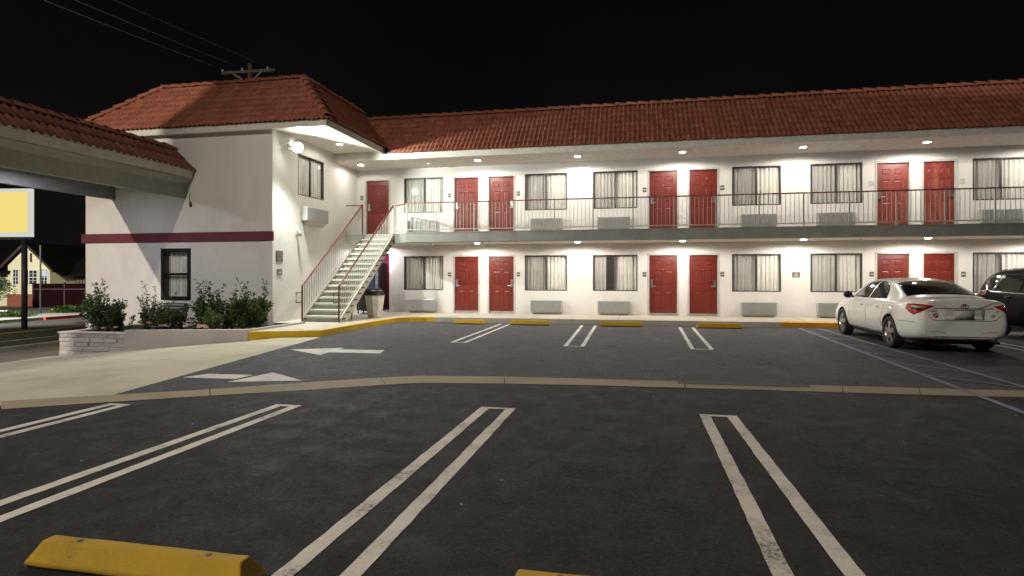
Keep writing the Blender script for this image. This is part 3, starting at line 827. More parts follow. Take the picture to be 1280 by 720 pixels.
c = copy_tree(ll, (-9.05, 19.72, 2.592), 'unseen round ceiling light added under the landing to brighten the wall behind the stairs')  # hidden lamp added to brighten the wall beside the stairs
for ch in bpy.data.objects:
    if ch.parent == c and ch.type == 'LIGHT': ch.data = ch.data.copy(); ch.data.energy = 110; ch.data.color = (.95, .93, 1.)
c = copy_tree(ll, (-9.25, 21.3, 2.395), 'unseen round ceiling light added inside the passage to brighten the maroon door')  # hidden lamp added so the maroon door catches light
for ch in bpy.data.objects:
    if ch.parent == c and ch.type == 'LIGHT': ch.data = ch.data.copy(); ch.data.energy = 16
# smoke detector like discs on the soffits
def disc(loc, label):
    t = MB(); t.lathe([(.001, -.045), (.07, -.04), (.085, -.012), (.085, 0)], 20, cap=False); o = t.build('smoke_detector', LAMPRIM, smooth=True); o.location = loc
    return tag(o, label, 'detector', 'round white detectors on the soffits')
disc((-6.9, 19.3, EZ), 'round white detector under the roof eave near the stairs')
disc((6.75, 19.3, EZ), 'round white detector under the roof eave above the white car')
disc((-6.8, 19.3, 2.592), 'round white detector under the balcony near the stairs')
disc((6.75, 19.3, 2.592), 'round white detector under the balcony above the white car')

# --- balcony railing
RT = 3.92; RY = 18.56
rail = thing('balcony_railing', (2.5, RY, DZ), 'long balcony railing with pale balusters and a brown top rail', 'railing')
px = [-7.42, -6.4, -5.08, -3.75, -2.42] + [-1.2+1.228*k for k in range(14)]
path = [(-8.12, 19.24)] + [(x, RY) for x in px]
for (x, y) in path:
    mb = MB(); mb.box(x-.019, x+.019, y-.019, y+.019, DZ, RT-.02); mb.build('post', RAILW, rail)
mb = MB()
for (a, b) in ((path[0], path[1]), (path[1], path[-1])):
    d = (Vector(b)-Vector(a)).normalized(); n = Vector((-d.y, d.x))*.024
    P = [Vector(a)-n, Vector(b)-n, Vector(b)+n, Vector(a)+n]; mb.prism([(p.x, p.y, RT-.02) for p in P], (0, 0, .035))
mb.build('handrail', RAILB, rail)
mb = MB()
for (a, b) in zip(path, path[1:]):
    d = (Vector(b)-Vector(a)).normalized(); n = Vector((-d.y, d.x))*.014
    A = Vector(a)+d*.019; B = Vector(b)-d*.019
    P = [A-n, B-n, B+n, A+n]; mb.prism([(p.x, p.y, DZ+.075) for p in P], (0, 0, .03))
mb.build('bottom_rail', RAILW, rail)
for (a, b) in zip(path, path[1:]):
    mb = MB(); a, b = Vector(a), Vector(b); n = max(2, round((b-a).length/.122))
    for k in range(1, n):
        p = a.lerp(b, k/n); mb.box(p.x-.0075, p.x+.0075, p.y-.0075, p.y+.0075, DZ+.106, RT-.02)
    mb.build('baluster_panel', RAILW, rail)

# ------------------------------------------------------------------ corner building
XS, YF = -10.0, 14.9
blk = thing('corner_building', (-13, YF, 0), 'white stucco two storey corner building with a burgundy band and hipped tile roof', 'motel building')
fo = [(-13.64, -12.70, .80, 2.26)]
mb = MB(); wall_open(mb, -16.37, XS, -1.2, 5.7, YF, .25, fo); mb.build('wall', WALL, blk)
mb = MB(); wall_open(mb, YF+.2502, 20.09, -.4, 5.7, XS, .25, [(16.19, 17.72, 3.97, 5.23)], axis='y'); mb.build('side_wall', WALL, blk)
mb = MB(); mb.box(-16.37, -16.12, YF+.25, 28.5, -1.2, 5.7); mb.box(-16.12, -10.15, 28.3, 28.5, -1.2, 5.7); mb.build('rear_wall', WALLG, blk)
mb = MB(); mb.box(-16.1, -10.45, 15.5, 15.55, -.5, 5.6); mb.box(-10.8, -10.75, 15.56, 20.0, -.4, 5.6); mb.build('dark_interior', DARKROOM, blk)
mb = MB(); mb.box(-16.48, XS+.05, YF-.05, YF-.002, 2.48, 2.75); mb.box(-16.48, -16.372, YF, 20, 2.48, 2.75); mb.build('burgundy_band', BAND, blk, bevel=.008)
# eave: fascia hangs lower than the soffit
FB2, FT2 = 5.595, 5.79; YE, XE, XL = 14.66, -8.2, -16.75
mb = MB(); mb.box(XL, XE, YE, YE+.06, FB2, FT2); mb.box(XE-.06, XE, YE+.06, 18.70, FB2, FT2); mb.box(XL, XL+.06, YE+.06, 28.5, FB2, FT2); mb.build('fascia', FASC, blk, bevel=.006)
mb = MB(); mb.prism([(XL+.06, YE+.06, 5.655), (XE-.06, YE+.06, 5.655), (XE-.06, 18.39, 5.655), (-9.99, 18.39, 5.655), (-9.99, YF-.003, 5.655), (XL+.06, YF-.003, 5.655)], (0, 0, .03))
mb.build('soffit', SOFF, blk)
a0 = YE-.05; HT = 1.78; zr = FT2+HT; run = 1.80
UP2 = (0, run, HT); SL2 = math.hypot(run, HT)
XLA = -15.0       # left apex
lx = XL-.05; hipn = Vector((-(run), XLA-lx, 0))
# front slope clipped at both hips
cl_r = ((XE+.05, a0, 0), (1, 1, 0)); d = Vector((XLA-lx, run, 0)); cl_l = ((lx, a0, 0), (-d.y, d.x, 0))
r2 = tile_slope('roof', TILE, (lx, a0, FT2), (1, 0, 0), UP2, XE+.05-lx, SL2, blk, clips=[((XE+.05, a0, 0), (1, 1, 0)), cl_l])
r3 = tile_slope('roof', TILE, (XE+.05, a0, FT2), (0, 1, 0), (-run, 0, HT), 9.0, SL2, blk, clips=[((XE+.05, a0, 0), (-1, -1, 0)), (VAL, (1, .963, 0))])
dl = XLA-lx
r4 = tile_slope('roof', TILE, (lx, 28.5, FT2), (0, -1, 0), (dl, 0, HT), 28.5-a0, math.hypot(dl, HT), blk, clips=[(cl_l[0], -Vector(cl_l[1]))])
APX = XE+.05-run; APY = a0+run
caps('ridge_cap', TILE, (XLA, APY, zr), (APX, APY, zr), r2)
caps('ridge_cap', TILE, (XE+.05, a0, FT2+.01), (APX, APY, zr), r2)
caps('ridge_cap', TILE, (lx, a0, FT2+.01), (XLA, APY, zr), r2)
caps('ridge_cap', TILE, (APX, APY, zr), (APX, 20.6, zr-.02), r3)
mb = MB(); mb.prism([(XLA, APY, zr-.02), (APX, APY, zr-.02), (APX, 28.5, zr-.02), (XLA, 28.5, zr-.02)], (0, 0, .025)); mb.build('flat_roof', BEAM, blk)
mb = MB()
mb.face([(lx+.05, YE, FT2-.005), (XE, YE, FT2-.005), (APX, APY, zr-.035), (XLA, APY, zr-.035)]); mb.face([(XE, YE, FT2-.005), (XE, 18.6, FT2-.005), (APX, 20.4, zr-.035), (APX, APY, zr-.035)])
mb.face([(lx+.05, 28.5, FT2-.005), (lx+.05, YE, FT2-.005), (XLA, APY, zr-.035), (XLA, 28.5, zr-.035)])
mb.build('roof_deck', BEAM, blk)
# valley flashing line between both roofs
mb = MB(); mb.tube([(-8.5, 18.93, FT+.50), (-9.85, 20.33, FT+RZ+.12)], .022, 6); mb.build('valley_flashing', BARGE, blk)
# windows
wn = make_window(blk, 16.19, 17.72, 3.97, 5.23, y=XS, seed=31, axis='y', screen=None)
def hung_window(parent, x0, x1, z0, z1, y):
    W, H = x1-x0, z1-z0
    mb = MB()
    for (a, b, y_) in ((.05, H/2, .05), (H/2, H-.05, .03)): mb.face([(.05, y_, a), (W-.05, y_, a), (W-.05, y_, b), (.05, y_, b)])
    pane = mb.build('window', GLASS, None, recalc=False)
    pane.parent = parent; pane.location = Vector((x0, y, z0))-parent.location
    mb = MB(); f = .075
    mb.box(-.03, f, -.03, .08, -.03, H+.03); mb.box(W-f, W+.03, -.03, .08, -.03, H+.03); mb.box(f, W-f, -.03, .08, -.03, f); mb.box(f, W-f, -.03, .08, H-f, H+.03); mb.box(f, W-f, .0, .07, H/2-.035, H/2+.035)
    mb.build('frame', plain('black window frame', (.012, .011, .012), .4), pane, world=False, bevel=.004)
    curtain_mesh(.04, W-.04, .04, H-.02, .2, n=7, seed=77).build('curtain', CURT, pane, world=False, smooth=True, recalc=False)
hung_window(blk, -13.64, -12.70, .80, 2.26, YF)
lamp_in = None
# air conditioner grille low on the front wall, and the one beside the upper side window
t = thing('air_conditioner', (-13.25, YF, .22), 'dark slatted air conditioner grille behind the shrubs under the black framed window', 'air conditioner', 'wall air conditioners')
mb = MB(); mb.box(-.44, .44, -.04, -.003, 0, .46); mb.build('cabinet', ACGRILL, t, world=False, bevel=.006)
mb = MB()
for k in range(5): mb.box(-.41, .41, -.055, -.041, .035+k*.09, .07+k*.09)
mb.build('louvre', ACG, t, world=False)
t = make_ac('air_conditioner', (0, 0, 0), 'grey air conditioner high on the side wall above the stairs', ACG)
t.rotation_euler = (0, 0, R(90)); t.location = (XS, 17.04, 3.19); t.scale = (1.22, .95, 1.08)

# floodlight, camera, meter plaques on the corner building
fl = thing('floodlight', (XS, 15.70, 5.28), 'bright white round floodlight at the top of the side wall near the corner', 'floodlight')
mb = MB(); mb.box(.002, .03, -.07, .07, -.07, .12); mb.tube([(.03, 0, .05), (.24, -.02, .03)], .02, 10); mb.build('bracket', WHITEP, fl, world=False)
mb = MB(); mb.lathe([(.03, -.13), (.085, -.11), (.13, .0), (.13, .05), (.115, .05)], 28, axis='x', cap=False); hsn = mb.build('housing', WHITEP, fl, world=False, smooth=True); hsn.location = (.30, -.03, .01); hsn.rotation_euler = (0, R(20), R(-35)); hsn.scale = (1.2, 1.25, 1.25)
mb = MB(); mb.lathe([(.001, .075), (.06, .068), (.114, .045)], 28, axis='x', cap=False); lens = mb.build('lens', FLOODE, fl, world=False, smooth=True); lens.location = (.30, -.03, .01); lens.rotation_euler = (0, R(20), R(-35)); lens.scale = (1.2, 1.25, 1.25)
FLOOD = lamp('SPOT', 'lamp', (.50, -.12, -.05), 1450, (.95, 1., .93), fl, .09, (1, -.18, -.50), 172, .25)
t = thing('security_camera', (-12.67, YF, 3.60), 'small black security camera with a loose cable on the grey stucco wall', 'camera')
mb = MB(); mb.box(-.03, .03, -.03, -.003, -.02, .05); mb.lathe([(.001, -.12), (.04, -.10), (.05, -.05), (.03, -.01), (.001, -.005)], 16, cap=False); mb.build('housing', BLACKP, t, world=False, smooth=True)
mb = MB(); mb.tube([(0, -.012, .05), (-.04, -.012, .12), (-.05, -.012, .2), (-.02, -.012, .27), (.01, -.012, .3)], .008, 6); mb.build('cable', BLACKP, t, world=False)
t = thing('wall_lamp', (XS, 16.12, 2.84), 'small white wall bracket above the two plaques by the stairs', 'wall fitting')
mb = MB(); mb.box(.002, .03, -.07, .07, -.10, .16); mb.build('base_plate', WHITEP, t, world=False, bevel=.005)
mb = MB(); mb.lathe([(.001, -.16), (.05, -.14), (.06, -.06), (.045, 0)], 16, c=(.10, 0, 0), cap=False); mb.tube([(.02, 0, .02), (.1, 0, .0)], .02, 8); mb.build('lamp_head', ACG, t, world=False, smooth=True)
t = thing('notice_plaque', (XS, 15.215, 2.055), 'tall dark notice plaque on the corner of the side wall', 'sign')
mb = MB(); mb.box(.002, .016, -.165, .165, -.155, .155); mb.build('plate', PLAQ, t, world=False, bevel=.004)
mb = MB(); mb.box(.0165, .018, -.05, .05, .095, .125)
for k in range(6): mb.box(.0165, .0175, -.12, .12-.03*(k % 3), .06-k*.035, .07-k*.035)
mb.build('lettering', plain('faint lettering', (.25, .23, .2), .5), t, world=False)
t = thing('notice_plaque', (XS, 15.22, 1.595), 'small square dark plaque below the tall notice plaque', 'sign')
mb = MB(); mb.box(.002, .016, -.12, .12, -.085, .085); mb.build('plate', PLAQ, t, world=False, bevel=.004)
mb = MB(); mb.box(.0165, .018, -.09, .09, .02, .035); mb.box(.0165, .018, -.09, .09, -.045, -.015); mb.build('lettering', PLAQL, t, world=False)

# ------------------------------------------------------------------ entrance canopy
can = thing('entrance_canopy', (-13.4, 9.2, 3.8), 'drive through entrance canopy with a tiled edge and olive grey fascia', 'canopy')
Y0c, Y1c = 2.2, YF-.004
mb = MB(); mb.box(-12.68, -12.60, Y0c, Y1c, 4.34, 4.55)            # pale top board
mb.build('fascia', FASC, can)
mb = MB(); mb.prism([(-12.72, Y0c, 4.33), (-12.62, Y0c, 4.339), (-12.62, Y0c, 4.30), (-12.84, Y0c, 4.16), (-12.84, Y0c, 3.77), (-13.02, Y0c, 3.77), (-13.02, Y0c, 4.33)], (0, Y1c-Y0c, 0)); mb.build('cornice', CANF, can)
mb = MB(); mb.box(-15.42, -15.28, Y0c, Y1c, 3.78, 4.18); mb.build('beam', BEAM, can, bevel=.01)
mb = MB(); mb.box(-15.28, -13.02, Y0c, Y1c, 4.19, 4.23); mb.build('ceiling', SOFF, can)
rc = tile_slope('roof', TILE2, (-12.52, Y0c, 4.56), (0, 1, 0), (-.68, 0, .62), Y1c-Y0c, math.hypot(.68, .62), can, pitch=.19, course=.46, clips=[((0, Y1c, 0), (0, 1, 0))])
caps('ridge_cap', TILE2, (-13.20, Y0c, 5.18), (-13.20, Y1c-.06, 5.18), rc)
mb = MB(); mb.box(-15.4, -13.2, Y0c, Y1c, 5.1, 5.16); mb.prism([(-12.6, Y0c, 4.545), (-13.2, Y0c, 5.12), (-15.4, Y0c, 5.12), (-15.4, Y0c, 4.24), (-13.0, Y0c, 4.24), (-12.69, Y0c, 4.5)], (0, Y1c-Y0c, 0)); mb.build('roof_core', BEAM, can)
mb = MB()
y = Y0c+.06
while y < Y1c-.1: mb.box(-12.565, -12.50, y-.035, y+.035, 4.553, 4.60); y += .19
mb.box(-12.575, -12.555, Y0c, Y1c, 4.551, 4.575)
mb.build('mortar_edge', WHITEP, can)
def can_light(y, label):
    t = thing('canopy_light', (-14.15, y, 4.185), label, 'ceiling light', 'canopy ceiling lights')
    mb = MB(); mb.box(-.17, .17, -.17, .17, -.05, 0); mb.build('frame', LAMPRIM, t, world=False)
    mb = MB(); mb.box(-.14, .14, -.14, .14, -.06, -.051); mb.build('lens', CANE, t, world=False)
    lamp('AREA', 'lamp', (0, 0, -.075), 75, (.86, .88, 1.), t, .26, (0, 0, -1)); return t
c1 = can_light(11.7, 'square canopy ceiling light nearest the corner building'); copy_tree(c1, (-14.15, 7.2, 4.185), 'square canopy ceiling light in the middle of the canopy')

# unseen lobby block, placed and sized to shade the corner building; carries the canopy end
lob = thing('lobby_shadow_block', (-14, 0, 0), 'unseen white stucco lobby block added at the canopy end to shade the corner building', 'motel building')
mb = MB(); mb.box(-16.85, -11.6, -4.5, 2.15, -1.0, 8.8); mb.build('wall', WALLG, lob)
mb = MB(); mb.box(-16.86, -11.5, -4.6, 2.2, 8.8, 9.1); mb.build('roof', TILE2, lob)

# ------------------------------------------------------------------ staircase
st = thing('staircase', (-8.75, 15.4, .15), 'outdoor staircase with pale concrete treads and red handrails up to the balcony', 'staircase')
XA, XB, YS, NT = -9.36, -8.2, 15.42, 15
rise = (DZ-.15)/16; go = (19.22-YS)/15
for k in range(NT):
    y = YS+go*k; z = .15+rise*(k+1)
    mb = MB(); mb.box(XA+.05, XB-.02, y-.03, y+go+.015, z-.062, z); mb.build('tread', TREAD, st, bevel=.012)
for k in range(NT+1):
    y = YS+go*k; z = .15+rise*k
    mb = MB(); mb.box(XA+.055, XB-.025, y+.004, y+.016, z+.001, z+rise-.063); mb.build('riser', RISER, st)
sl = rise/go
def slope_pts(x, off, y0, y1): return [(x, y0, .15+(y0-YS)*sl+off), (x, y1, .15+(y1-YS)*sl+off)]
for x in (XA, XB-.012):
    y0, y1 = YS-.02, 19.22
    za, zb = .15+(y0-YS)*sl, .15+(y1-YS)*sl
    mb = MB(); mb.prism([(x, y0+.12, .151), (x, y0-.0, .151), (x, y0, za+.12), (x, y1, zb+.16), (x, y1, zb-.13), (x, y0+.36, .151)], (.045, 0, 0))
    mb.build('stringer', STRING, st, bevel=.004)
for k in range(NT):   # steel angle brackets under each tread, outer side
    y = YS+go*k; z = .15+rise*(k+1); mb = MB(); mb.prism([(XB+.033, y+.02, z-.065), (XB+.033, y+go-.02, z-.065), (XB+.033, y+go-.02, z-.10), (XB+.033, y+.06, z-.10)], (.03, 0, 0)); mb.build('tread_bracket', BRONZE, st)
mb = MB(); mb.box(XB-.03, XB+.02, 16.15, 16.2, .15, .15+(16.17-YS)*sl-.14); mb.build('support_post', STRING, st)
for si, x in enumerate((XA+.02, XB+.015)):
    rl = None
    y0, y1 = YS-.08, 19.2
    zt = lambda y: 1.20+(y-YS)*sl*1.0 - (0.0)
    top = 1.19; hz = lambda y: top + (y-(YS-.08))*(RT-top+.06*(si == 0))/(y1-(YS-.08))
    mb = MB(); mb.tube([(x, y0, .151), (x, y0, top)], .024, 10)
    # rectangular return loop at the bottom of the rail
    mb.tube([(x, y0, 1.0), (x, y0-.31, 1.0), (x, y0-.31, .72), (x, y0, .72)], .017, 8)
    nw = mb.build('newel_post', RAILR, st)
    mb = MB(); mb.tube([(x, y0, top), (x, y1, hz(y1))], .024, 10)
    mb.build('handrail', RAILR, st)
    mb = MB(); lo = lambda y: .15+(y-YS)*sl+.24
    mb.tube([(x, y0, lo(y0)), (x, y1, lo(y1))], .014, 6); mb.build('lower_rail', RAILW, st)
    mb = MB(); n = 30
    for k in range(1, n):
        y = y0+(y1-y0)*k/n; mb.box(x-.0075, x+.0075, y-.0075, y+.0075, lo(y), hz(y))
    mb.build('baluster_panel', RAILW, st)
    mb = MB(); mb.box(x-.02, x+.02, y1-.02, y1+.02, DZ, hz(y1)); mb.build('top_post', RAILW if si else RAILB, st)
# short guard between the stair head and the side wall
mb = MB(); mb.box(-9.97, XA+.0, 19.18, 19.215, RT+.03, RT+.065); mb.build('guard_rail', RAILB, st)
mb = MB()
for k in range(1, 5): xx = -9.97+.12*k; mb.box(xx-.0075, xx+.0075, 19.19, 19.205, DZ, RT+.03)
mb.build('baluster_panel', RAILW, st)

# ------------------------------------------------------------------ things under the stairs
t = thing('trash_bin', (-8.14, 17.62, .15), 'cream tapered trash bin with a black square lid beside the stairs', 'trash bin')
mb = MB()
def frus(mb, a, b, z0, z1):
    lo = [mb.bm.verts.new((sx*a, sy*a, z0)) for sx, sy in ((-1,-1),(1,-1),(1,1),(-1,1))]; hi = [mb.bm.verts.new((sx*b, sy*b, z1)) for sx, sy in ((-1,-1),(1,-1),(1,1),(-1,1))]
    mb.bm.faces.new(lo[::-1]); mb.bm.faces.new(hi)
    for i in range(4): mb.bm.faces.new((lo[i], lo[(i+1) % 4], hi[(i+1) % 4], hi[i]))
frus(mb, .17, .24, .0, .70); mb.build('body', BINC, t, world=False, bevel=.02)
mb = MB(); frus(mb, .26, .25, .70, .75); frus(mb, .23, .20, .75, .86); mb.build('lid', BLACKP, t, world=False, bevel=.015)
t = thing('vending_machine', (-9.50, 20.75, .15), 'tall dark vending machine standing in the passage behind the stairs', 'vending machine')
mb = MB(); mb.box(-.42, .26, -.36, .36, .05, 1.83); mb.build('cabinet', BLACKP, t, world=False, bevel=.02)
mb = MB(); mb.box(-.38, .06, -.375, -.361, .5, 1.7); mb.build('front_panel', plain('vending front', (.02, .03, .06), .2), t, world=False)
mb = MB(); mb.box(.10, .22, -.38, -.361, .35, 1.5); mb.build('coin_panel', plain('vending grey', (.12, .13, .15), .4), t, world=False)
t = thing('black_cabinet', (-9.15, 19.3, .15), 'low black cabinet on short legs in the shade under the stairs', 'cabinet')
mb = MB(); mb.box(-.35, .35, -.25, .25, .12, .85); mb.build('body', BLACKP, t, world=False, bevel=.015)
mb = MB(); mb.box(-.37, .37, -.27, .27, .85, .89); mb.build('top', plain('cabinet top', (.05, .05, .055), .4), t, world=False)
for sx in (-.3, .3):
    for sy in (-.2, .2): mb = MB(); mb.box(sx-.02, sx+.02, sy-.02, sy+.02, 0, .12); mb.build('leg', BLACKP, t, world=False)

# ------------------------------------------------------------------ planters and shrubs
t = thing('brick_planter', (-13.4, 12.5, -.6), 'low planter of white painted rough split bricks at the driveway edge', 'planter')
mb = MB(); rr = random.Random(5)
zt = .045; rows = 7; rh = .112
for r_ in range(rows):
    z1 = zt-.035-r_*rh; x = -14.46 - (0 if r_ % 2 else .0); off = rr.uniform(.1, .35); x0 = -14.46
    while x0 < -12.44:
        x1 = min(x0 + (off if x0 == -14.46 else .40), -12.44); dd = rr.uniform(-.012, .018)
        mb.box(x0+.004, x1-.004, 12.40+dd, 12.62, z1-rh+.008, z1); x0 = x1
    y0 = 12.62
    while y0 < 14.88:
        y1 = min(y0+.4, 14.88); mb.box(-14.46+rr.uniform(-.01, .012), -14.26, y0+.004, y1-.004, z1-rh+.008, z1); y0 = y1
mb.build('brick_wall', BLOCK, t, bevel=.012)
mb = MB(); mb.box(-14.44, -12.46, 12.43, 12.60, -.9, .005); mb.box(-14.44, -14.28, 12.6, 14.88, -.9, .005); mb.build('mortar_core', PLANT, t)
mb = MB(); mb.box(-14.49, -12.44, 12.385, 12.66, .006, .05); mb.box(-14.49, -14.24, 12.66, 14.89, .006, .05); mb.build('coping', BLOCK, t, bevel=.015)
mb = MB(); mb.box(-14.26, -12.5, 12.62, 14.88, -.8, -.03); mb.build('soil', SOIL, t)
t = thing('concrete_planter', (-10.7, 12.5, -.2), 'low smooth rendered planter wall beside the yellow kerb', 'planter')
mb = MB(); mb.prism([(-12.435, 12.37, -.9), (-8.965, 12.385, -.4), (-8.965, 12.385, .205), (-12.435, 12.37, .125)], (0, .17, 0)); mb.build('wall', PLANT, t, bevel=.012)
mb = MB(); mb.box(-12.43, -8.97, 12.56, 14.88, -.8, .06); mb.build('soil', SOIL, t)
mb = MB(); mb.box(-9.08, -8.965, 12.56, 14.88, -.3, .20); mb.build('end_wall', PLANT, t)

def shrub(name, x, y, z, h, spread, nst, dens, leaf, label, seed, lsize=.055, lean=(0, 0), flowers=0, upright=.55, spikes=0):
    rr = random.Random(seed); t = thing(name, (x, y, z), label, 'shrub', 'shrubs in the planters')
    sm = MB(); lf = MB(); tips = []
    def add_leaf(p, d, s):
        d = d.normalized(); u = d.cross(Vector((rr.uniform(-1, 1), rr.uniform(-1, 1), rr.uniform(-1, 1)))).normalized(); n = d.cross(u)*.25
        v = [lf.bm.verts.new(q) for q in (p, p+d*s*.45+u*s*.30+n*s, p+d*s, p+d*s*.45-u*s*.30+n*s)]
        lf.bm.faces.new((v[0], v[1], v[2])); lf.bm.faces.new((v[0], v[2], v[3]))
    def stem(p, d, ln, r, depth, dn):
        pts = [p.copy()]; q = p.copy(); dd = d.copy(); n = max(3, int(ln/.10))
        for i in range(n):
            dd = (dd + Vector((rr.uniform(-.22, .22), rr.uniform(-.22, .22), rr.uniform(-.06, .22)))).normalized(); q = q + dd*(ln/n); pts.append(q.copy())
        sm.tube(pts, [r*(1-.75*i/n) for i in range(n+1)], 5)
        for i in range(1, n+1):
            a = pts[i-1]; b = pts[i]
            k = int(dn*(ln/n)*(1.1 if depth else .75 if i > n*.3 else .2))
            for _ in range(k):
                c = a.lerp(b, rr.random()); off = Vector((rr.gauss(0, 1), rr.gauss(0, 1), rr.gauss(0, 1))).normalized()
                add_leaf(c + off*rr.uniform(.005, .05), (off + dd*.7), lsize*rr.uniform(.65, 1.4))
            if depth < 2 and i > n*.25 and rr.random() < .62:
                side = Vector((rr.uniform(-1, 1), rr.uniform(-1, 1), rr.uniform(.0, .8))).normalized()
                stem(b, (dd*.55+side).normalized(), ln*rr.uniform(.22, .45), r*.5, depth+1, dn)
        tips.append(pts[-1])
    for i in range(nst):
        a = rr.uniform(0, 2*PI); s = spread*rr.uniform(.15, 1)
        base = Vector((math.cos(a)*spread*.22, math.sin(a)*spread*.16, 0))
        d = Vector((math.cos(a)*s*(1-upright)*2+lean[0], math.sin(a)*s*(1-upright)*1.2+lean[1], 1)).normalized()
        stem(base, d, h*rr.uniform(.55, .9), .012, 0, dens)
    for i in range(spikes):
        a = rr.uniform(0, 2*PI)
        d = Vector((math.cos(a)*.45+lean[0], math.sin(a)*.2, 1)).normalized(); stem(Vector((0, 0, .1)), d, h*rr.uniform(.85, 1.5), .011, 2, dens*.45)
    sm.build('stem', STEM, t, world=False, smooth=True); lf.build('foliage', leaf, t, world=False, recalc=False)
    for i in range(flowers):
        p = Vector((rr.uniform(-spread, spread), -spread*rr.uniform(.4, .9), rr.uniform(.15, h*.35))); fm = MB()
        for k in range(9):
            a = k*2.4; r0 = .012+.0045*k; c = p+Vector((math.cos(a)*r0, math.sin(a)*r0*.8, .01-.002*k)); u = Vector((-math.sin(a), math.cos(a), 0))*.028; w2 = Vector((math.cos(a)*.012, math.sin(a)*.012, .035))
            fm.face([c-u*.6, c+u*.6, c+w2+u, c+w2*1.15, c+w2-u])
        fm.build('flower', ROSE, t, world=False, recalc=False)
    return t
shrub('shrub', -14.12, 13.35, -.05, .92, .75, 17, 88, LEAFD, 'dark leafy shrub with arching shoots at the left end of the brick planter', 11, .078, lean=(-.18, 0), spikes=8, upright=.42)
shrub('shrub', -13.25, 13.10, -.05, .66, .50, 15, 130, LEAFD, 'rounded dark green rose bush beside the arching shrub in the brick planter', 12, .058, flowers=2, spikes=2, upright=.4)
shrub('shrub', -12.45, 13.3, .05, .80, .50, 8, 70, LEAFL, 'thin yellowish green rose bush between the brick and smooth planter walls', 13, .058, flowers=3, spikes=6, upright=.42)
shrub('shrub', -11.85, 13.0, .05, .55, .60, 14, 110, LEAFD, 'low dark rose bush in front of the air conditioner grille', 14, .055, flowers=4, upright=.35, spikes=2)
shrub('shrub', -11.15, 13.5, .05, .85, .70, 13, 88, LEAFD, 'tall spiky dark shrub in front of the black framed window', 15, .078, lean=(-.03, 0), spikes=10, upright=.4)
shrub('shrub', -10.45, 12.95, .06, .55, .60, 14, 105, LEAFL, 'low bush with pale pink roses in front of the stucco wall', 16, .052, flowers=8, upright=.35, spikes=2)
shrub('shrub', -12.98, 13.65, .0, .62, .45, 9, 95, LEAFD, 'small leafy shrub tucked behind the rose bush at the brick planter end', 31, .06, upright=.4, spikes=3)
shrub('shrub', -10.62, 13.85, .05, .72, .50, 12, 90, LEAFD, 'dark shrub against the wall behind the pink rose bush', 32, .068, upright=.42, spikes=4)
shrub('shrub', -12.05, 13.75, .05, .55, .45, 9, 90, LEAFD, 'dark leafy shrub against the wall below the black framed window', 33, .06, upright=.4, spikes=2)
shrub('shrub', -9.66, 13.45, .06, .90, .78, 19, 98, LEAFD, 'broad dark green shrub at the building corner beside the yellow kerb', 17, .075, lean=(.02, 0), spikes=9, upright=.42)

# ------------------------------------------------------------------ wheel stops
def wheel_stop(loc, label, L=1.28):
    t = thing('wheel_stop', loc, label, 'wheel stop', 'yellow wheel stops')
    prof = [(-.095, .012), (-.095, .035), (-.035, .122), (.035, .122), (.095, .035), (.095, .012)]
    mb = MB(); n = 10; rings = []; rr = random.Random(2)
    for i in range(n+1):
        x = -L/2 + L*i/n; e = 0
        sc_ = 1. 
        ins = .055 if i in (0, n) else 0
        rings.append([mb.bm.verts.new((x + (.06*(z/.122) if i == 0 else -.06*(z/.122) if i == n else 0), y + rr.uniform(-.0015, .0015), z+rr.uniform(-.0015, .0015))) for (y, z) in prof])
    for a, b in zip(rings, rings[1:]):
        for k in range(6): mb.bm.faces.new((a[k], a[(k+1) % 6], b[(k+1) % 6], b[k]))
    mb.bm.faces.new(rings[0][::-1]); mb.bm.faces.new(rings[-1])
    mb.build('body', STOPY, t, world=False, bevel=.008)
    mb = MB(); mb.box(-L/2+.03, L/2-.03, -.085, .085, 0, .0125); mb.build('base', RUBB, t, world=False)
    for sx in (-.38, .38):
        mb = MB(); mb.lathe([(.001, .1245), (.014, .1245), (.018, .121)], 12, c=(sx, 0, 0), cap=False); mb.build('bolt', BRONZE, t, world=False)
    return t
ws = wheel_stop((-2.42, 2.52, .002), 'large yellow wheel stop on the dark asphalt beside the double white line')
copy_tree(ws, (.06, 2.66, .002), 'yellow wheel stop just showing its top at the bottom edge of the picture')
far = [(-4.89, 17.36, 'under the two red doors next to the stairs', 1.02), (-3.02, 17.38, 'under the grey air conditioner right of the first doors', 1.25), (-.31, 17.40, 'under the air conditioner left of the middle doors', 1.26), (2.42, 17.38, 'under the middle red doors beside the short double line', 1.25)]
for (x, y, n, L) in far:
    c = copy_tree(ws, (x, y, .002), 'yellow wheel stop against the kerb '+n); c.scale = (L/1.28, 1.0, 1.12)

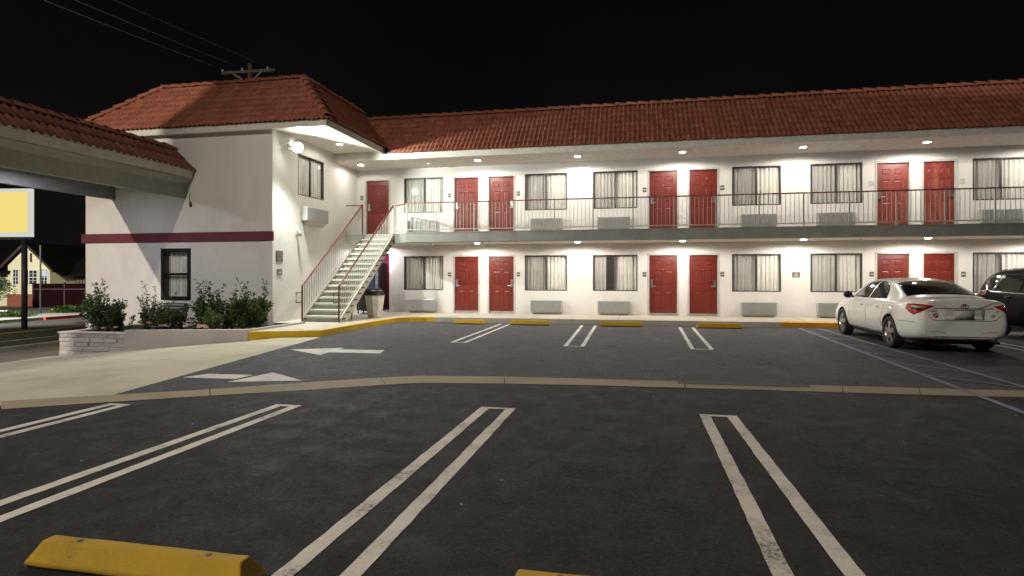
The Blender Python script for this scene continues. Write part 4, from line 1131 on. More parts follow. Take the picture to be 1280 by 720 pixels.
# ------------------------------------------------------------------ cars
def car_body(stations, subs=None):
    """closed loft, half section of 11 points mirrored"""
    bm = bmesh.new(); rings = []
    for (y, zb, wb, w3, w4, wsd, zs, wr, zr, zt) in stations:
        h3 = zb+(zs-zb)*.42; h4 = zb+(zs-zb)*.74
        p6 = (wsd-.03, zs+.018); p8 = (wr, zr); p7 = ((p6[0]+p8[0])/2+.012, (p6[1]+p8[1])/2)
        half = [(wb*.55, zb), (wb, zb+.03), (w3, h3), (w4, h4), (wsd, zs), p6, p7, p8, (wr*.55, zr+(zt-zr)*.8)]
        ring = [(0, zb)] + half + [(0, zt)] + [(-x, z) for x, z in half[::-1]]
        rings.append([(x, y, z) for x, z in ring])
    if subs: rings = [[(x, y+subs(y, z), z) for x, y, z in r] for r in rings]
    def inset(r, k):
        cz = sum(p[2] for p in r)/len(r); return [(x*k, y, cz+(z-cz)*k) for x, y, z in r]
    rings = [inset(rings[0], .45), inset(rings[0], .86)] + rings + [inset(rings[-1], .85), inset(rings[-1], .45)]
    rings = [[bm.verts.new(p) for p in r] for r in rings]
    n = len(rings[0])
    for a, b in zip(rings, rings[1:]):
        for k in range(n): bm.faces.new((a[k], a[(k+1) % n], b[(k+1) % n], b[k]))
    bm.faces.new(rings[0][::-1]); bm.faces.new(rings[-1])
    bmesh.ops.recalc_face_normals(bm, faces=bm.faces[:])
    me = bpy.data.meshes.new('body'); bm.to_mesh(me); bm.free()
    return me
def finish_body(me, mat, wheels, rad, halfw, parent):
    o = bpy.data.objects.new('body', me); COL.objects.link(o); me.materials.append(mat); me.materials.append(WELL)
    s = o.modifiers.new('s', 'SUBSURF'); s.levels = 3; s.render_levels = 3
    cutters = []
    bm = bmesh.new()
    for (sx, y, z) in wheels:
        ring = []
        for xx in (sx*(halfw+.2), sx*(halfw-.27)):
            ring.append([bm.verts.new((xx, y+math.cos(2*PI*k/40)*rad, z+math.sin(2*PI*k/40)*rad)) for k in range(40)])
        for k in range(40): f = bm.faces.new((ring[0][k], ring[0][(k+1) % 40], ring[1][(k+1) % 40], ring[1][k]))
        bm.faces.new(ring[0][::-1]); bm.faces.new(ring[1])
    bmesh.ops.recalc_face_normals(bm, faces=bm.faces[:])
    cm = bpy.data.meshes.new('cut'); bm.to_mesh(cm); bm.free(); cm.materials.append(mat); cm.materials.append(WELL)
    for p in cm.polygons: p.material_index = 1
    co_ = bpy.data.objects.new('cut', cm); COL.objects.link(co_)
    b = o.modifiers.new('b', 'BOOLEAN'); b.object = co_; b.operation = 'DIFFERENCE'; b.solver = 'EXACT'
    dg = bpy.context.evaluated_depsgraph_get(); dg.update()
    ev = o.evaluated_get(dg); new = bpy.data.meshes.new_from_object(ev)
    # uncut smooth body for projecting details
    o.modifiers.remove(b); dg.update(); ev = o.evaluated_get(dg); full = bpy.data.meshes.new_from_object(ev)
    o.modifiers.clear(); o.data = new
    for p in new.polygons: p.use_smooth = True
    new.set_sharp_from_angle(angle=R(40)) if hasattr(new, 'set_sharp_from_angle') else None
    bpy.data.objects.remove(co_)
    o.parent = parent
    bm = bmesh.new(); bm.from_mesh(full); tree = BVHTree.FromBMesh(bm); bm.free()
    return o, tree
def decal(name, mat, poly, tree, ray, parent, off=.004, grid=.05, th=.006, smooth=True):
    """panel of a polygon (2D) laid on the body: ray(u, v) -> (origin, direction)"""
    bm = bmesh.new(); bm.faces.new([bm.verts.new((p[0], p[1], 0)) for p in poly])
    us = [p[0] for p in poly]; vs_ = [p[1] for p in poly]
    for lo, hi, ax in ((min(us), max(us), 0), (min(vs_), max(vs_), 1)):
        n = int((hi-lo)/grid)
        for k in range(1, n+1):
            c = [0, 0, 0]; c[ax] = lo+(hi-lo)*k/(n+1); no = [0, 0, 0]; no[ax] = 1
            bmesh.ops.bisect_plane(bm, geom=bm.verts[:]+bm.edges[:]+bm.faces[:], plane_co=c, plane_no=no)
    dead = []
    for v in bm.verts:
        og, d = ray(v.co.x, v.co.y); og, d = Vector(og), Vector(d).normalized()
        hit, nr, i, dist = tree.ray_cast(og, d)
        if hit is None: dead.append(v); continue
        if nr.dot(d) > 0: nr = -nr
        v.co = hit + nr*off
    if dead: bmesh.ops.delete(bm, geom=dead, context='VERTS')
    d0 = Vector(ray(poly[0][0], poly[0][1])[1])
    bm.normal_update()
    for f in bm.faces:
        if f.normal.dot(d0) > 0: f.normal_flip()
    mb = MB(); mb.bm.free(); mb.bm = bm
    o = mb.build(name, mat, parent, smooth=smooth, world=False, recalc=False)
    s = o.modifiers.new('th', 'SOLIDIFY'); s.thickness = th; s.offset = -1
    return o
def make_wheel(parent, x, y, r, sx, width=.21):
    mb = MB(); mb.lathe([(r*.62, -.06), (r*.62, .02), (.06, .03)], 32, axis='x', cap=True); h = mb.build('wheel', WELL, parent, world=False); h.location = (x, y, r); h.rotation_euler = (0, 0, 0 if sx > 0 else PI)
    w2 = width/2
    mb = MB(); mb.lathe([(r*.70, -w2), (r*.93, -w2), (r*.995, -w2*.75), (r, 0), (r*.995, w2*.75), (r*.95, w2*.98), (r*.76, w2), (r*.70, w2*.85), (r*.70, -w2)], 48, axis='x', cap=False); mb.build('tyre', TYRE, h, smooth=True, world=False)
    mb = MB(); mb.lathe([(r*.705, -w2*.9), (r*.705, w2*.82), (r*.675, w2*.88), (r*.64, w2*.62), (r*.64, -w2*.5)], 48, axis='x', cap=False)
    for k in range(5):
        for e in (-.13, .13):
            a = 2*PI*k/5+.3
            d0 = (math.cos(a+e*2.2), math.sin(a+e*2.2)); d1 = (math.cos(a+e), math.sin(a+e)); n0 = (-d1[1], d1[0])
            P = []
            for (dd, rr_, hw, xx) in ((d0, .05, .028, w2*.72), (d1, r*.66, .024, w2*.62)):
                c = (dd[0]*rr_, dd[1]*rr_); P.append([(xx, c[0]-n0[0]*hw, c[1]-n0[1]*hw), (xx, c[0]+n0[0]*hw, c[1]+n0[1]*hw)])
            mb.prism([P[0][0], P[0][1], P[1][1], P[1][0]], (.02, 0, 0))
    mb.lathe([(.001, w2*.98), (.05, w2*.95), (.065, w2*.6)], 20, axis='x', cap=False)
    mb.build('rim', RIMM, h, world=False, smooth=False)
    return h

sed = thing('white_sedan', (6.13, 13.5, 0), 'pearl white four door sedan parked nose to the kerb, seen from behind', 'car')
S = [(-.97, .31, .60, .63, .62, .57, .93, .48, .985, .995),
     (-.95, .28, .68, .71, .70, .65, .945, .53, 1.02, 1.035),
     (-.89, .26, .74, .765, .755, .715, .95, .57, 1.03, 1.048),
     (-.80, .24, .785, .81, .80, .765, .952, .59, 1.033, 1.054),
     (-.66, .22, .83, .86, .852, .815, .955, .61, 1.037, 1.06),
     (-.50, .20, .87, .905, .90, .86, .958, .618, 1.042, 1.07),
     (-.34, .18, .88, .91, .908, .868, .958, .61, 1.06, 1.09),
     (.05, .18, .85, .91, .908, .872, .955, .585, 1.21, 1.24),
     (.42, .18, .85, .91, .908, .874, .95, .565, 1.345, 1.375),
     (.75, .18, .85, .91, .908, .874, .945, .56, 1.395, 1.435),
     (1.2, .18, .85, .91, .908, .872, .94, .56, 1.41, 1.455),
     (1.65, .18, .85, .91, .908, .868, .93, .56, 1.40, 1.445),
     (1.95, .18, .85, .91, .906, .862, .925, .565, 1.365, 1.405),
     (2.4, .18, .85, .91, .902, .852, .91, .60, 1.19, 1.225),
     (2.78, .18, .85, .908, .90, .84, .895, .64, 1.0, 1.03),
     (3.0, .18, .84, .905, .89, .82, .87, .64, .94, .975),
     (3.3, .19, .82, .89, .86, .77, .82, .62, .87, .905),
     (3.55, .22, .77, .84, .80, .70, .74, .55, .77, .80),
     (3.70, .27, .66, .70, .66, .55, .65, .40, .67, .68)]
def tail_shape(y, z):          # bumper stands out below the boot lid, lid lip above
    if y > -.86: return 0.
    k = min(1, (-.86-y)/.08)
    return -k*(.075*max(0, 1-abs(z-.50)/.17)**.5 if abs(z-.50) < .17 else 0.) - k*(.03 if z > .97 else 0)
bd, tree = finish_body(car_body(S, tail_shape), CARW, [(sx, y, .33) for sx in (-1, 1) for y in (0, 2.77)], .375, .91, sed)
for sx in (-1, 1):
    for y in (0, 2.77): make_wheel(sed, sx*.80, y, .325, sx)
RL = lambda u, v: ((-3, u, v), (1, 0, 0))       # from the car's left side: u = y, v = z
RRt = lambda u, v: ((3, u, v), (-1, 0, 0))
RB = lambda u, v: ((u, -4, v), (0, 1, 0))       # from behind: u = x, v = z
def RBc(u, v):                                   # wrapped round the tail, u = arc position measured along the corner
    a = u/.95; return ((3.2*math.sin(a), -.05-3.2*math.cos(a), v), (-math.sin(a), math.cos(a), 0))
RT_ = lambda u, v: ((u, v, 4), (0, 0, -1))
gl = [(.30, 1.0), (.46, 1.18), (.70, 1.325), (1.02, 1.365), (1.18, 1.372), (1.21, .985)]
gf = [(1.27, .985), (1.245, 1.372), (1.50, 1.362), (1.76, 1.315), (2.06, 1.17), (2.30, .99)]
for ry in (RL, RRt):
    decal('side_window', CGLASS, gl, tree, ry, sed); decal('side_window', CGLASS, gf, tree, ry, sed)
# rear screen and windscreen, projected along the slope
def RW(u, v): return ((u, -1.2+v*.0-2, v+1.0), (0, .9, -.36))
decal('rear_window', CGLASS, [(-.655, .04), (.655, .04), (.60, .5), (.535, .93), (.3, 1.0), (-.3, 1.0), (-.535, .93), (-.60, .5)], tree, lambda u, v: ((u, -.30+.80*v-.38, 1.085+.30*v+.92), (0, .38, -.92)), sed, grid=.06)
decal('windscreen', CGLASS, [(-.68, 1.05), (.68, 1.05), (.53, 1.36), (-.53, 1.36)], tree, lambda u, v: ((u, 4.5, v), (0, -1, 0)), sed)
# tail lamps
for sg in (-1, 1):
    o = decal('tail_light', LRED, [(sg*.46, .915), (sg*.60, .94), (sg*.80, .955), (sg*.90, .945), (sg*.92, .85), (sg*.84, .785), (sg*.74, .735), (sg*.63, .80)], tree, RBc, sed, off=.007, grid=.04, th=.012)
    decal('clear_lens', LCLR, [(sg*.55, .897), (sg*.64, .908), (sg*.80, .922), (sg*.80, .872), (sg*.66, .862)], tree, RBc, o, off=.011, grid=.04)
    decal('dark_bezel', LDRK, [(sg*.60, .858), (sg*.80, .868), (sg*.82, .835), (sg*.66, .83)], tree, RBc, o, off=.0105, grid=.04)
# trunk lid shut line, plate, badges
line = lambda pts, wd: [(p[0], p[1]+wd/2) for p in pts] + [(p[0], p[1]-wd/2) for p in pts[::-1]]
decal('trunk_seam', SEAM, line([(-.60, .73), (-.52, .655), (-.44, .64), (.44, .64), (.52, .655), (.60, .73)], .012), tree, RB, sed, off=.002, grid=.1)
decal('trunk_trim', CHROME, line([(-.50, .868), (.50, .868)], .014), tree, RB, sed, off=.006, grid=.1)
decal('plate_recess_shade', plain('recess shade', (.55, .53, .48), .4, var=0), [(-.36, .855), (.36, .855), (.33, .66), (-.33, .66)], tree, RB, sed, off=.002, grid=.1)  # flat panel round the plate, recess shade put into its darker colour
pl_ = decal('number_plate', PLATE, [(-.16, .835), (.16, .835), (.16, .675), (-.16, .675)], tree, RB, sed, off=.012, grid=.2, th=.01)
decal('plate_frame', CHROME, line([(-.17, .838), (.17, .838)], .012), tree, RB, pl_, off=.016, grid=.2); decal('plate_frame', CHROME, line([(-.17, .672), (.17, .672)], .012), tree, RB, pl_, off=.016, grid=.2)
decal('round_sticker', STKR, [(-.475+.047*math.cos(a*PI/8), .735+.047*math.sin(a*PI/8)) for a in range(16)], tree, RB, sed, off=.004, grid=.05)
decal('sticker_stripe', PLATE, [(-.50, .715), (-.485, .708), (-.445, .755), (-.46, .762)], tree, RB, sed, off=.009, grid=.05)
decal('round_sticker', STKB, [(.475+.037*math.cos(a*PI/8), .735+.037*math.sin(a*PI/8)) for a in range(16)], tree, RB, sed, off=.004, grid=.05)
def ring_poly(cx, cz, a, b, y, mb, r=.005):
    pts = [(cx+a*math.cos(2*PI*k/24), y, cz+b*math.sin(2*PI*k/24)) for k in range(25)]; mb.tube(pts, r, 6, cap=False)
hit = tree.ray_cast(Vector((0, -4, .912)), Vector((0, 1, 0)))[0]
mb = MB(); ring_poly(0, .908, .062, .040, hit.y-.006, mb, .007); ring_poly(0, .921, .034, .013, hit.y-.006, mb, .005); ring_poly(0, .908, .015, .038, hit.y-.007, mb, .005); mb.build('emblem', CHROME, sed, world=False, smooth=True)
def text_part(s, x, z, size, mat, parent, name):
    cu = bpy.data.curves.new(name, 'FONT'); cu.body = s; cu.size = size; cu.extrude = .002; cu.align_x = 'CENTER'
    o = bpy.data.objects.new(name, cu); COL.objects.link(o); dg = bpy.context.evaluated_depsgraph_get(); dg.update()
    me = bpy.data.meshes.new_from_object(o.evaluated_get(dg)); bpy.data.objects.remove(o)
    h = tree.ray_cast(Vector((x, -4, z)), Vector((0, 1, 0)))[0]
    o = bpy.data.objects.new(name, me); COL.objects.link(o); me.materials.append(mat); o.parent = parent; o.rotation_euler = (R(90), 0, 0); o.location = (x, h.y-.010, z)
    return o
text_part('CAMRY', -.53, .80, .05, STEEL, sed, 'badge_lettering'); text_part('SE', .55, .80, .05, STEEL, sed, 'badge_lettering')
# side shut lines, handles, fuel flap, sill, mirror, bumper seam, lower valance
vline = lambda pts, wd: [(p[0]-wd/2, p[1]) for p in pts] + [(p[0]+wd/2, p[1]) for p in pts[::-1]]
for ry in (RL, RRt):
    for pts in ([(1.23, .27), (1.22, .6), (1.23, .97)], [(.40, .34), (.42, .55), (.30, .80), (.26, .96)], [(2.26, .28), (2.26, .6), (2.32, .93)]):
        decal('door_seam', SEAM, vline(pts, .010), tree, ry, sed, off=.0015, grid=.1)
    decal('door_seam', SEAM, line([(.45, .265), (2.34, .265)], .010), tree, ry, sed, off=.0015, grid=.1)
    for y in (.52, 1.40): 
        h = decal('door_handle', CARW, [(y, .845), (y+.20, .85), (y+.20, .82), (y, .815)], tree, ry, sed, off=.03, grid=.1, th=.022)
    decal('side_skirt', CARW, [(.40, .24), (2.36, .24), (2.36, .17), (.40, .17)], tree, ry, sed, off=.02, grid=.15, th=.02)
    decal('bumper_seam', SEAM, line([(-.92, .60), (-.40, .60)], .008), tree, ry, sed, off=.0015, grid=.1)
fu = [(-.18, .86), (.04, .87), (.06, .74), (-.02, .69), (-.16, .70)]
decal('fuel_flap', SEAM, fu, tree, RL, sed, off=.0012, grid=.1); decal('fuel_flap', CARW, [(-.17, .853), (.033, .862), (.051, .744), (-.023, .698), (-.152, .708)], tree, RL, sed, off=.003, grid=.1)
decal('rear_valance', WELL, [(-.60, .335), (.60, .335), (.60, .29), (-.60, .29)], tree, RB, sed, off=.004, grid=.1)
for sg in (-1, 1):
    decal('bumper_crease', SEAM, line([(sg*.30, .40), (sg*.45, .425), (sg*.72, .425)], .008), tree, RB, sed, off=.002, grid=.1)
    # door mirror
    mb = MB(); bmesh.ops.create_icosphere(mb.bm, subdivisions=3, radius=1.)
    for v in mb.bm.verts: v.co = Vector((sg*.965 + v.co.x*.11*(1 if v.co.x*sg > 0 else .8), 2.10 + v.co.y*(.05 if v.co.y < 0 else .10), 1.035 + v.co.z*.085))
    o = mb.build('mirror', BLACKP if sg < 0 else CARW, sed, smooth=True, world=False)
    mb = MB(); mb.tube([(sg*.84, 2.13, .98), (sg*.92, 2.11, 1.0)], .025, 8); mb.build('mirror_arm', BLACKP, o, world=False)
mb = MB(); mb.tube([(.48, -1.06, .27), (.48, -.7, .27)], .035, 14); mb.build('exhaust', STEEL, sed, world=False)
mb = MB(); mb.box(-.75, .75, -.7, 3.3, .17, .22); mb.build('underbody', WELL, sed, world=False)
tb = MB(); tb.box(-.02, .02, 0, .01, 0, .01); tb.bm.free()

suv = thing('black_suv', (9.55, 16.30, 0), 'black sport utility vehicle backed in beside the white sedan at the picture edge', 'suv', rz=PI)
S = [(-.98, .50, .55, .66, .68, .64, .98, .50, 1.10, 1.12),
     (-.95, .42, .74, .84, .84, .80, 1.02, .60, 1.30, 1.33),
     (-.85, .36, .80, .90, .90, .855, 1.06, .60, 1.50, 1.54),
     (-.62, .30, .84, .935, .93, .885, 1.07, .62, 1.575, 1.62),
     (-.2, .27, .86, .94, .938, .895, 1.06, .64, 1.61, 1.66),
     (.5, .26, .86, .94, .938, .895, 1.04, .645, 1.62, 1.68),
     (1.2, .26, .86, .94, .936, .892, 1.02, .64, 1.61, 1.67),
     (1.7, .26, .86, .94, .934, .885, 1.01, .63, 1.56, 1.61),
     (2.2, .26, .86, .94, .93, .875, 1.0, .65, 1.34, 1.38),
     (2.65, .26, .86, .935, .925, .86, .99, .70, 1.10, 1.14),
     (3.0, .27, .85, .925, .91, .84, .97, .70, 1.03, 1.07),
     (3.35, .30, .82, .90, .87, .78, .92, .64, .97, 1.0),
     (3.55, .36, .74, .80, .77, .68, .82, .52, .85, .87),
     (3.66, .42, .60, .66, .62, .5, .7, .4, .72, .73)]
bd2, tree = finish_body(car_body(S, None), CARB, [(sx, y, .36) for sx in (-1, 1) for y in (0, 2.70)], .42, .94, suv)
for sx in (-1, 1):
    for y in (0, 2.70): make_wheel(suv, sx*.83, y, .36, sx, .23)
w1 = [(-.66, 1.23), (-.50, 1.45), (-.15, 1.53), (-.05, 1.53), (-.12, 1.25), (-.28, 1.15), (-.5, 1.15)]
w1 = [(-.70, 1.33), (-.50, 1.47), (-.10, 1.53), (-.30, 1.16), (-.42, 1.17)]
w2_ = [(-.20, 1.13), (.06, 1.52), (.80, 1.55), (.84, 1.11)]
w3_ = [(.92, 1.105), (.88, 1.55), (1.4, 1.51), (1.85, 1.36), (2.2, 1.09)]
for ry in (RL, RRt):
    for g in (w1, w2_, w3_): decal('side_window', CGLASS, g, tree, ry, suv)
    decal('window_trim', CHROME, line([(-.70, 1.335), (-.42, 1.145), (-.22, 1.10), (.86, 1.08), (2.2, 1.065)], .02), tree, ry, suv, off=.009, grid=.1)
    decal('window_trim', CHROME, vline([(-.22, 1.10), (.05, 1.54)], .018), tree, ry, suv, off=.009, grid=.1)
    for y in (.42, 1.45): decal('door_handle', CARB, [(y, .99), (y+.22, .995), (y+.22, .96), (y, .955)], tree, ry, suv, off=.03, grid=.1, th=.02)
    for pts in ([(.87, .35), (.87, 1.08)], [(-.30, 1.10), (-.14, .85), (.05, .78)], [(2.0, .35), (2.1, 1.05)]): decal('door_seam', WELL, vline(pts, .01), tree, ry, suv, off=.0015, grid=.1)
for sg in (-1, 1):
    decal('tail_light', LDRK, [(sg*.62, 1.10), (sg*1.05, 1.14), (sg*1.12, 1.02), (sg*.66, .95)], tree, lambda u, v: ((3.2*math.sin(u/.95), -.0-3.2*math.cos(u/.95), v), (-math.sin(u/.95), math.cos(u/.95), 0)), suv, off=.006, grid=.05)
    mb = MB(); mb.tube([(sg*.57, -.3, 1.615), (sg*.585, .0, 1.65), (sg*.585, 1.0, 1.66), (sg*.57, 1.4, 1.625)], .018, 8); mb.build('roof_rail', CHROME, suv, world=False, smooth=True)
    mb = MB(); bmesh.ops.create_icosphere(mb.bm, subdivisions=3, radius=1.)
    for v in mb.bm.verts: v.co = Vector((sg*1.03+v.co.x*.12, 2.05+v.co.y*.08, 1.15+v.co.z*.10))
    mb.build('mirror', CARB, suv, smooth=True, world=False)
decal('windscreen', CGLASS, [(-.70, 1.16), (.70, 1.16), (.58, 1.53), (-.58, 1.53)], tree, lambda u, v: ((u, 5, v), (0, -1, 0)), suv)
decal('rear_window', CGLASS, [(-.62, 1.16), (.62, 1.16), (.52, 1.46), (-.52, 1.46)], tree, RB, suv)
for sg in (-1, 1): decal('headlight', LCLR, [(sg*.45, .86), (sg*.78, .92), (sg*.78, .78), (sg*.5, .76)], tree, lambda u, v: ((u, 5, v), (0, -1, 0)), suv)
decal('front_grille', WELL, [(-.4, .85), (.4, .85), (.36, .6), (-.36, .6)], tree, lambda u, v: ((u, 5, v), (0, -1, 0)), suv)
mb = MB(); mb.box(-.8, .8, -.6, 3.2, .25, .32); mb.build('underbody', WELL, suv, world=False)

# ------------------------------------------------------------------ utility pole and wires
up = thing('utility_pole', (-19.18, 26.69, -.9), 'wooden utility pole with a crossarm behind the tiled roof', 'utility pole')
mb = MB(); mb.tube([(0, 0, 0), (0, 0, 13.25)], [.17, .13], 14); mb.build('pole', WOODP, up, world=False, smooth=True)
ca = Vector((.96, .20, .06)); 
mb = MB(); a = Vector((0, -.18, 12.78)); n = Vector((-.2, .96, 0))*.06
P = [a-ca*1.36-n, a+ca*1.40-n, a+ca*1.40+n, a-ca*1.36+n]; mb.prism([tuple(p-Vector((0, 0, .07))) for p in P], (0, 0, .14)); arm = mb.build('crossarm', WOODP, up, world=False)
for s_ in (-.75, .75): mb = MB(); mb.tube([tuple(a+ca*s_+Vector((0, -.08, -.06))), (0, -.16, 12.2)], .02, 6); mb.build('brace', CERAM, up, world=False)
ins = []
for s_ in (-1.32, -.30, 1.02):
    p = a+ca*s_; mb = MB(); mb.lathe([(.02, .05), (.045, .08), (.035, .12), (.05, .15), (.035, .2), (.001, .22)], 12, c=tuple(p), cap=False); mb.build('insulator', CERAM, up, world=False, smooth=True); ins.append(p+Vector((-19.18, 26.69, -.9+.2)))
up2 = thing('utility_pole', (-22.5, -12.0, -.9), 'wooden utility pole behind the photographer carrying the same wires', 'utility pole')
mb = MB(); mb.tube([(0, 0, 0), (0, 0, 13.25)], [.17, .13], 14); mb.build('pole', WOODP, up2, world=False, smooth=True)
mb = MB(); mb.prism([tuple(p-Vector((0, 0, .07))) for p in P], (0, 0, .14)); mb.build('crossarm', WOODP, up2, world=False)
off2 = Vector((-22.5, -12.0, -.9)) - Vector((-19.18, 26.69, -.9))
for i, p in enumerate(ins):
    q = p+off2; pts = [p.lerp(q, k/30) - Vector((0, 0, .55*(1-(2*k/30-1)**2))) for k in range(31)]
    mb = MB(); mb.tube([tuple(x) for x in pts], .017, 5); o = mb.build('power_line', WIREM, smooth=True)
    tag(o, ['thin power line from the left end of the crossarm', 'thin power line from beside the wooden pole top', 'thin power line from the right part of the crossarm'][i], 'power line', 'power lines across the night sky')

# ------------------------------------------------------------------ yellow sign, house, things across the street
sg_ = thing('pylon_sign', (-26.45, 21.1, -.85), 'blank yellow backlit sign in a white frame on a dark pole', 'sign')
D = Vector((.985, .17, 0)); N = Vector((.17, -.985, 0))
base = Vector((-26.45, 21.1, 0))
def slab_along(name, mat, u0, u1, z0, z1, d0, d1, parent):
    mb = MB(); P = [base+D*u0+N*d0, base+D*u1+N*d0, base+D*u1+N*d1, base+D*u0+N*d1]; mb.prism([(p.x, p.y, z0) for p in P], (0, 0, z1-z0)); return mb.build(name, mat, parent)
slab_along('frame', SIGNW, -3.2, .36, 3.20, 5.34, -.09, .09, sg_)
slab_along('sign_face', SIGNY, -3.05, .22, 3.40, 5.20, .091, .10, sg_)
slab_along('edge_trim', POLEM, -3.22, .38, 3.10, 3.195, -.10, .10, sg_)
mb = MB(); mb.tube([(base.x, base.y, -.85), (base.x, base.y, 3.1)], .115, 14); mb.build('pole', POLEM, sg_, smooth=True)
lp = lamp('AREA', 'sign_glow', (base.x+.35, base.y-.6, 4.2), 60, (1., .85, .3), None, 1.6, (.3, -1, -.3)); lp.parent = sg_; lp.location = Vector((-26.1, 20.5, 4.2))-sg_.location
t = thing('thin_pole', (-33.7, 27.8, -.85), 'thin dark metal pole in front of the cream gabled house', 'pole')
mb = MB(); mb.tube([(0, 0, 0), (0, 0, 4.1)], .045, 8); mb.build('shaft', POLEM, t, world=False); mb = MB(); mb.lathe([(.08, 0), (.1, .05), (.05, .12)], 10); mb.build('base', POLEM, t, world=False)

HZ = -.76
hx = Vector((-42.44, 34.16, HZ)); dU = Vector((.815, .58, 0)).normalized(); dU = Vector((.979, .2, 0)); dN = Vector((.2, -.979, 0))
def H(u, d, z): p = hx + dU*u - dN*d; return (p.x, p.y, HZ+z)
hs_ = thing('gabled_house', tuple(hx), 'small cream gabled house with a brick base across the street', 'house')
def hbox(name, mat, u0, u1, d0, d1, z0, z1, parent):
    mb = MB(); mb.prism([H(u0, d0, z0), H(u1, d0, z0), H(u1, d1, z0), H(u0, d1, z0)], (0, 0, z1-z0)); return mb.build(name, mat, parent)
mb = MB(); mb.prism([H(-1.5, 0, .9), H(1.52, 0, .9), H(1.52, 0, 2.95), H(0, 0, 4.45), H(-1.5, 0, 2.95)], tuple(-dN*6)); mb.build('wall', HOUSEW, hs_)
hbox('brick_base', HOUSEB, -1.53, 1.55, -.04, 5.9, 0, .9, hs_)
mb = MB(); mb.prism([H(-8, .6, 0), H(-1.5, .6, 0), H(-1.5, .6, 2.5), H(-8, .6, 2.5)], tuple(-dN*5)); mb.build('side_wing_wall', HOUSEW, hs_)
for s_ in (-1, 1):
    mb = MB(); mb.prism([H(0, -.35, 4.62), H(s_*2.0, -.35, 2.62), H(s_*2.0, -.35, 2.47), H(0, -.35, 4.47)], tuple(-dN*6.6)); mb.build('roof', HOUSER, hs_)
    mb = MB(); mb.prism([H(0, -.42, 4.64), H(s_*2.02, -.42, 2.62), H(s_*2.02, -.42, 2.42), H(0, -.42, 4.44)], tuple(-dN*.06)); mb.build('bargeboard', BARGE, hs_)
mb = MB(); mb.prism([H(-9, -.2, 2.35), H(-1.3, -.2, 2.35), H(-1.3, 3, 4.3), H(-9, 3, 4.3)], (0, 0, .12)); mb.build('roof', HOUSER, hs_)
mb = MB(); mb.prism([H(1.5, 1.2, 2.2), H(7.0, 1.2, 2.2), H(7, 5, 4.6), H(1.5, 5, 4.6)], (0, 0, .12)); mb.build('roof', HOUSER, hs_)
def hwin(u0, u1, z0, z1, glass=HWIN, d=-.01):
    o = hbox('window', glass, u0, u1, d-.02, d, z0, z1, hs_)
    mb = MB()
    for (a, b, c, e) in ((u0-.07, u0, z0-.07, z1+.07), (u1, u1+.07, z0-.07, z1+.07), (u0, u1, z0-.07, z0), (u0, u1, z1, z1+.07), ((u0+u1)/2-.015, (u0+u1)/2+.015, z0, z1), (u0, u1, (z0+z1)/2-.02, (z0+z1)/2+.02), (u0, u1, z0+(z1-z0)*.25-.01, z0+(z1-z0)*.25+.01), (u0, u1, z0+(z1-z0)*.75-.01, z0+(z1-z0)*.75+.01)):
        mb.prism([H(a, d-.05, c), H(b, d-.05, c), H(b, d-.021, c), H(a, d-.021, c)], (0, 0, e-c))
    mb.build('frame', WHITEP, o)
hwin(-1.08, -.72, 1.62, 2.65); hwin(.08, .62, 1.62, 2.6); hwin(.95, 1.35, 1.62, 2.65)
hbox('lit_pane', COOLW, .97, 1.30, -.036, -.032, 2.2, 2.62, hs_)
hbox('shutter', plain('green shutter', (.03, .06, .05), .6), -.42, -.02, -.05, -.01, 1.6, 2.62, hs_)
hbox('gable_vent', BARGE, .10, .25, -.03, -.005, 3.2, 3.85, hs_)
hwin(-2.5, -2.1, 1.5, 2.3, d=.58)
sh = thing('timber_shed', H(3.4, 3, 0), 'dim timber outbuilding with two small warm lit windows beside the cream house', 'shed')
mb = MB(); mb.prism([H(1.7, 2.2, 0), H(7.5, 2.2, 0), H(7.5, 2.2, 2.35), H(1.7, 2.2, 2.35)], tuple(-dN*3)); mb.build('wall', SHEDW, sh)
mb = MB()
for k in range(24): mb.prism([H(1.75+k*.24, 2.17, .1), H(1.79+k*.24, 2.17, .1), H(1.79+k*.24, 2.199, .1), H(1.75+k*.24, 2.199, .1)], (0, 0, 2.2))
mb.build('batten', BARGE, sh)
for (u0, u1) in ((3.35, 3.75), (3.95, 4.45)):
    o = hbox('window', WARMW, u0, u1, 2.16, 2.19, 1.75, 2.15, sh)
    mb = MB(); mb.prism([H((u0+u1)/2-.02, 2.13, 1.75), H((u0+u1)/2+.02, 2.13, 1.75), H((u0+u1)/2+.02, 2.155, 1.75), H((u0+u1)/2-.02, 2.155, 1.75)], (0, 0, .4)); mb.build('frame', WHITEP, o)
fe = thing('dark_fence', H(3.2, -1.4, 0), 'dark brown solid board fence with a gate between the house and the shed', 'fence')
for (u0, u1) in ((1.45, 3.6), (3.68, 7.0)):
    hbox('board_panel', FENCB, u0, u1, -1.4, -1.34, .05, 1.68, fe)
for u in (1.42, 3.61, 7.0): hbox('post', BARGE, u, u+.08, -1.44, -1.32, 0, 1.75, fe)
hbox('top_rail', BARGE, 1.5, 7.0, -1.45, -1.405, 1.25, 1.33, fe)
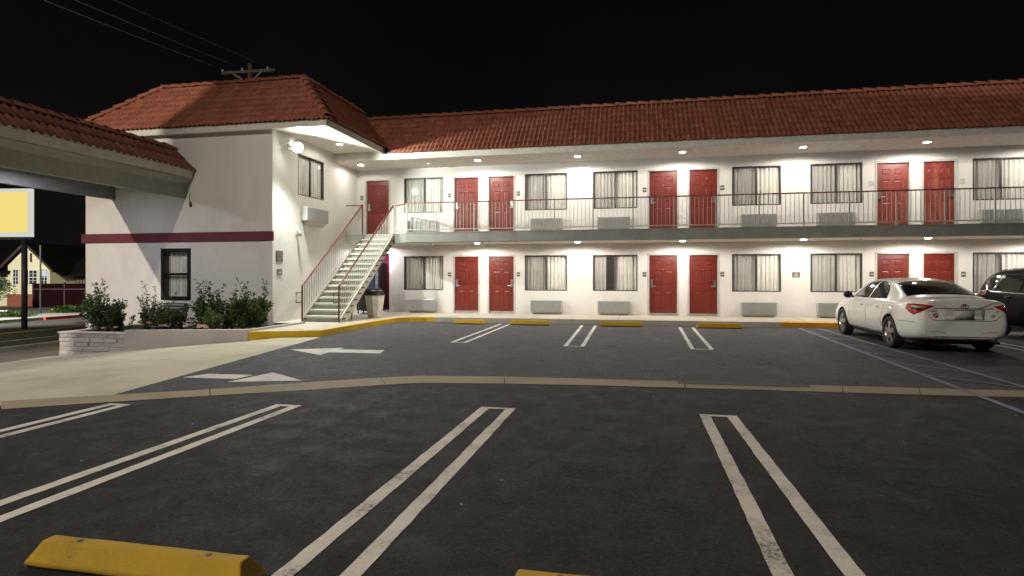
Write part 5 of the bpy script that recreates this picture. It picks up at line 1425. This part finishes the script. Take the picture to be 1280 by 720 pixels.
# low white slats along the far pavement, put in for a streak of light
wf = thing('white_streak_slats', (-33.5, 24.0, HZ), 'low white slats by the dark tree, put in for a streak of light', 'fence')
mb = MB(); a = Vector((-37.5, 23.6, HZ)); b = Vector((-33.4, 25.7, HZ))
for k in range(34): p = a.lerp(b, k/33); mb.box(p.x-.025, p.x+.025, p.y-.02, p.y+.02, HZ, HZ+.36)
mb.build('slat_panel', WHITEP, wf)
mb = MB(); mb.tube([tuple(a+Vector((0, 0, .32))), tuple(b+Vector((0, 0, .32)))], .03, 6); mb.tube([tuple(a+Vector((0, 0, .12))), tuple(b+Vector((0, 0, .12)))], .03, 6); mb.build('rail', WHITEP, wf)
def small_tree(name, loc, h, r, label, seed, trunk=True):
    rr = random.Random(seed); t = thing(name, loc, label, 'tree' if trunk else 'hedge')
    if trunk: mb = MB(); mb.tube([(0, 0, 0), (.05, 0, h*.4), (0, .05, h*.8)], [.12, .09, .03], 8); mb.build('trunk', STEM, t, world=False)
    lf = MB()
    for i in range(1700):
        v = Vector((rr.gauss(0, 1), rr.gauss(0, 1), rr.gauss(0, 1))).normalized(); k = r*rr.random()**.4*(1+.2*math.sin(v.x*5+v.z*4))
        p = Vector((v.x*k, v.y*k, h*.62+v.z*k*(h*.38/r)*.95)); d = (v+Vector((rr.uniform(-.6, .6), rr.uniform(-.6, .6), rr.uniform(-.6, .6)))).normalized(); u = d.cross(Vector((rr.random(), rr.random(), .3))).normalized(); s = rr.uniform(.06, .13)
        lf.face([p, p+d*s*.5+u*s*.4, p+d*s, p+d*s*.5-u*s*.4])
    lf.build('crown', LEAFD, t, world=False, recalc=False); return t
small_tree('round_tree', (-39.2, 29.4, HZ), 2.35, .95, 'dark rounded small tree in front of the cream house', 21)
o = small_tree('low_hedge', (-32.6, 25.4, HZ-.05), .34, .9, 'low dark hedge at the edge of the far pavement', 22, False)
o = small_tree('low_hedge', (-33.0, 28.9, HZ), .42, .8, 'low pale hedge in front of the dark board fence', 23, False)

# ------------------------------------------------------------------ street lamp, lot light behind the photographer
def pole_lamp(name, loc, h, arm, label, energy, col, aim, cone, blend=.4, lensmat=BULB):
    t = thing(name, loc, label, 'lamp post')
    mb = MB(); mb.tube([(0, 0, 0), (0, 0, h)], [.10, .06], 12); mb.build('pole', POLEM, t, world=False, smooth=True)
    a = Vector(arm); mb = MB(); mb.tube([(0, 0, h-.05), tuple(a*.5+Vector((0, 0, h+.1))), tuple(a+Vector((0, 0, h+.08)))], .04, 8); mb.build('arm', POLEM, t, world=False)
    mb = MB(); mb.box(a.x-.22, a.x+.22, a.y-.16, a.y+.16, h+.02, h+.14); hd = mb.build('lamp_head', POLEM, t, world=False, bevel=.03)
    mb = MB(); mb.box(a.x-.18, a.x+.18, a.y-.12, a.y+.12, h+.0, h+.018); mb.build('lens', lensmat, hd, world=False)
    lamp('SPOT', 'lamp', (a.x, a.y, h-.05), energy, col, t, .15, aim, cone, blend)
    return t
pole_lamp('street_lamp', (-20.4, -8, -.87), 10.9, (.9, .3, 0), 'tall street lamp beside the road behind the photographer', 20000, (1., .89, .74), (.35, 1., -.42), 110)
pole_lamp('lot_lamp', (-9.6, -7.0, 0), 12.6, (.9, .5, 0), 'tall car park lamp behind the photographer', 10500, (1., .91, .80), (.62, 1., -.36), 108, .75)
pole_lamp('far_house_lamp', (-31.6, 16, -.73), 8.5, (-.6, .3, 0), 'unseen lamp added on the far pavement to light the cream house', 30000, (1., .94, .80), (-.5, 1., -.45), 130)  # added out of view to brighten the house front
# night sky glow direction: faint moonlight
l = bpy.data.lights.new('moon', 'SUN'); l.energy = .006; l.angle = R(.5); l.color = (.8, .85, 1.); mo = bpy.data.objects.new('moon', l); COL.objects.link(mo); mo.rotation_euler = (R(50), 0, R(200))
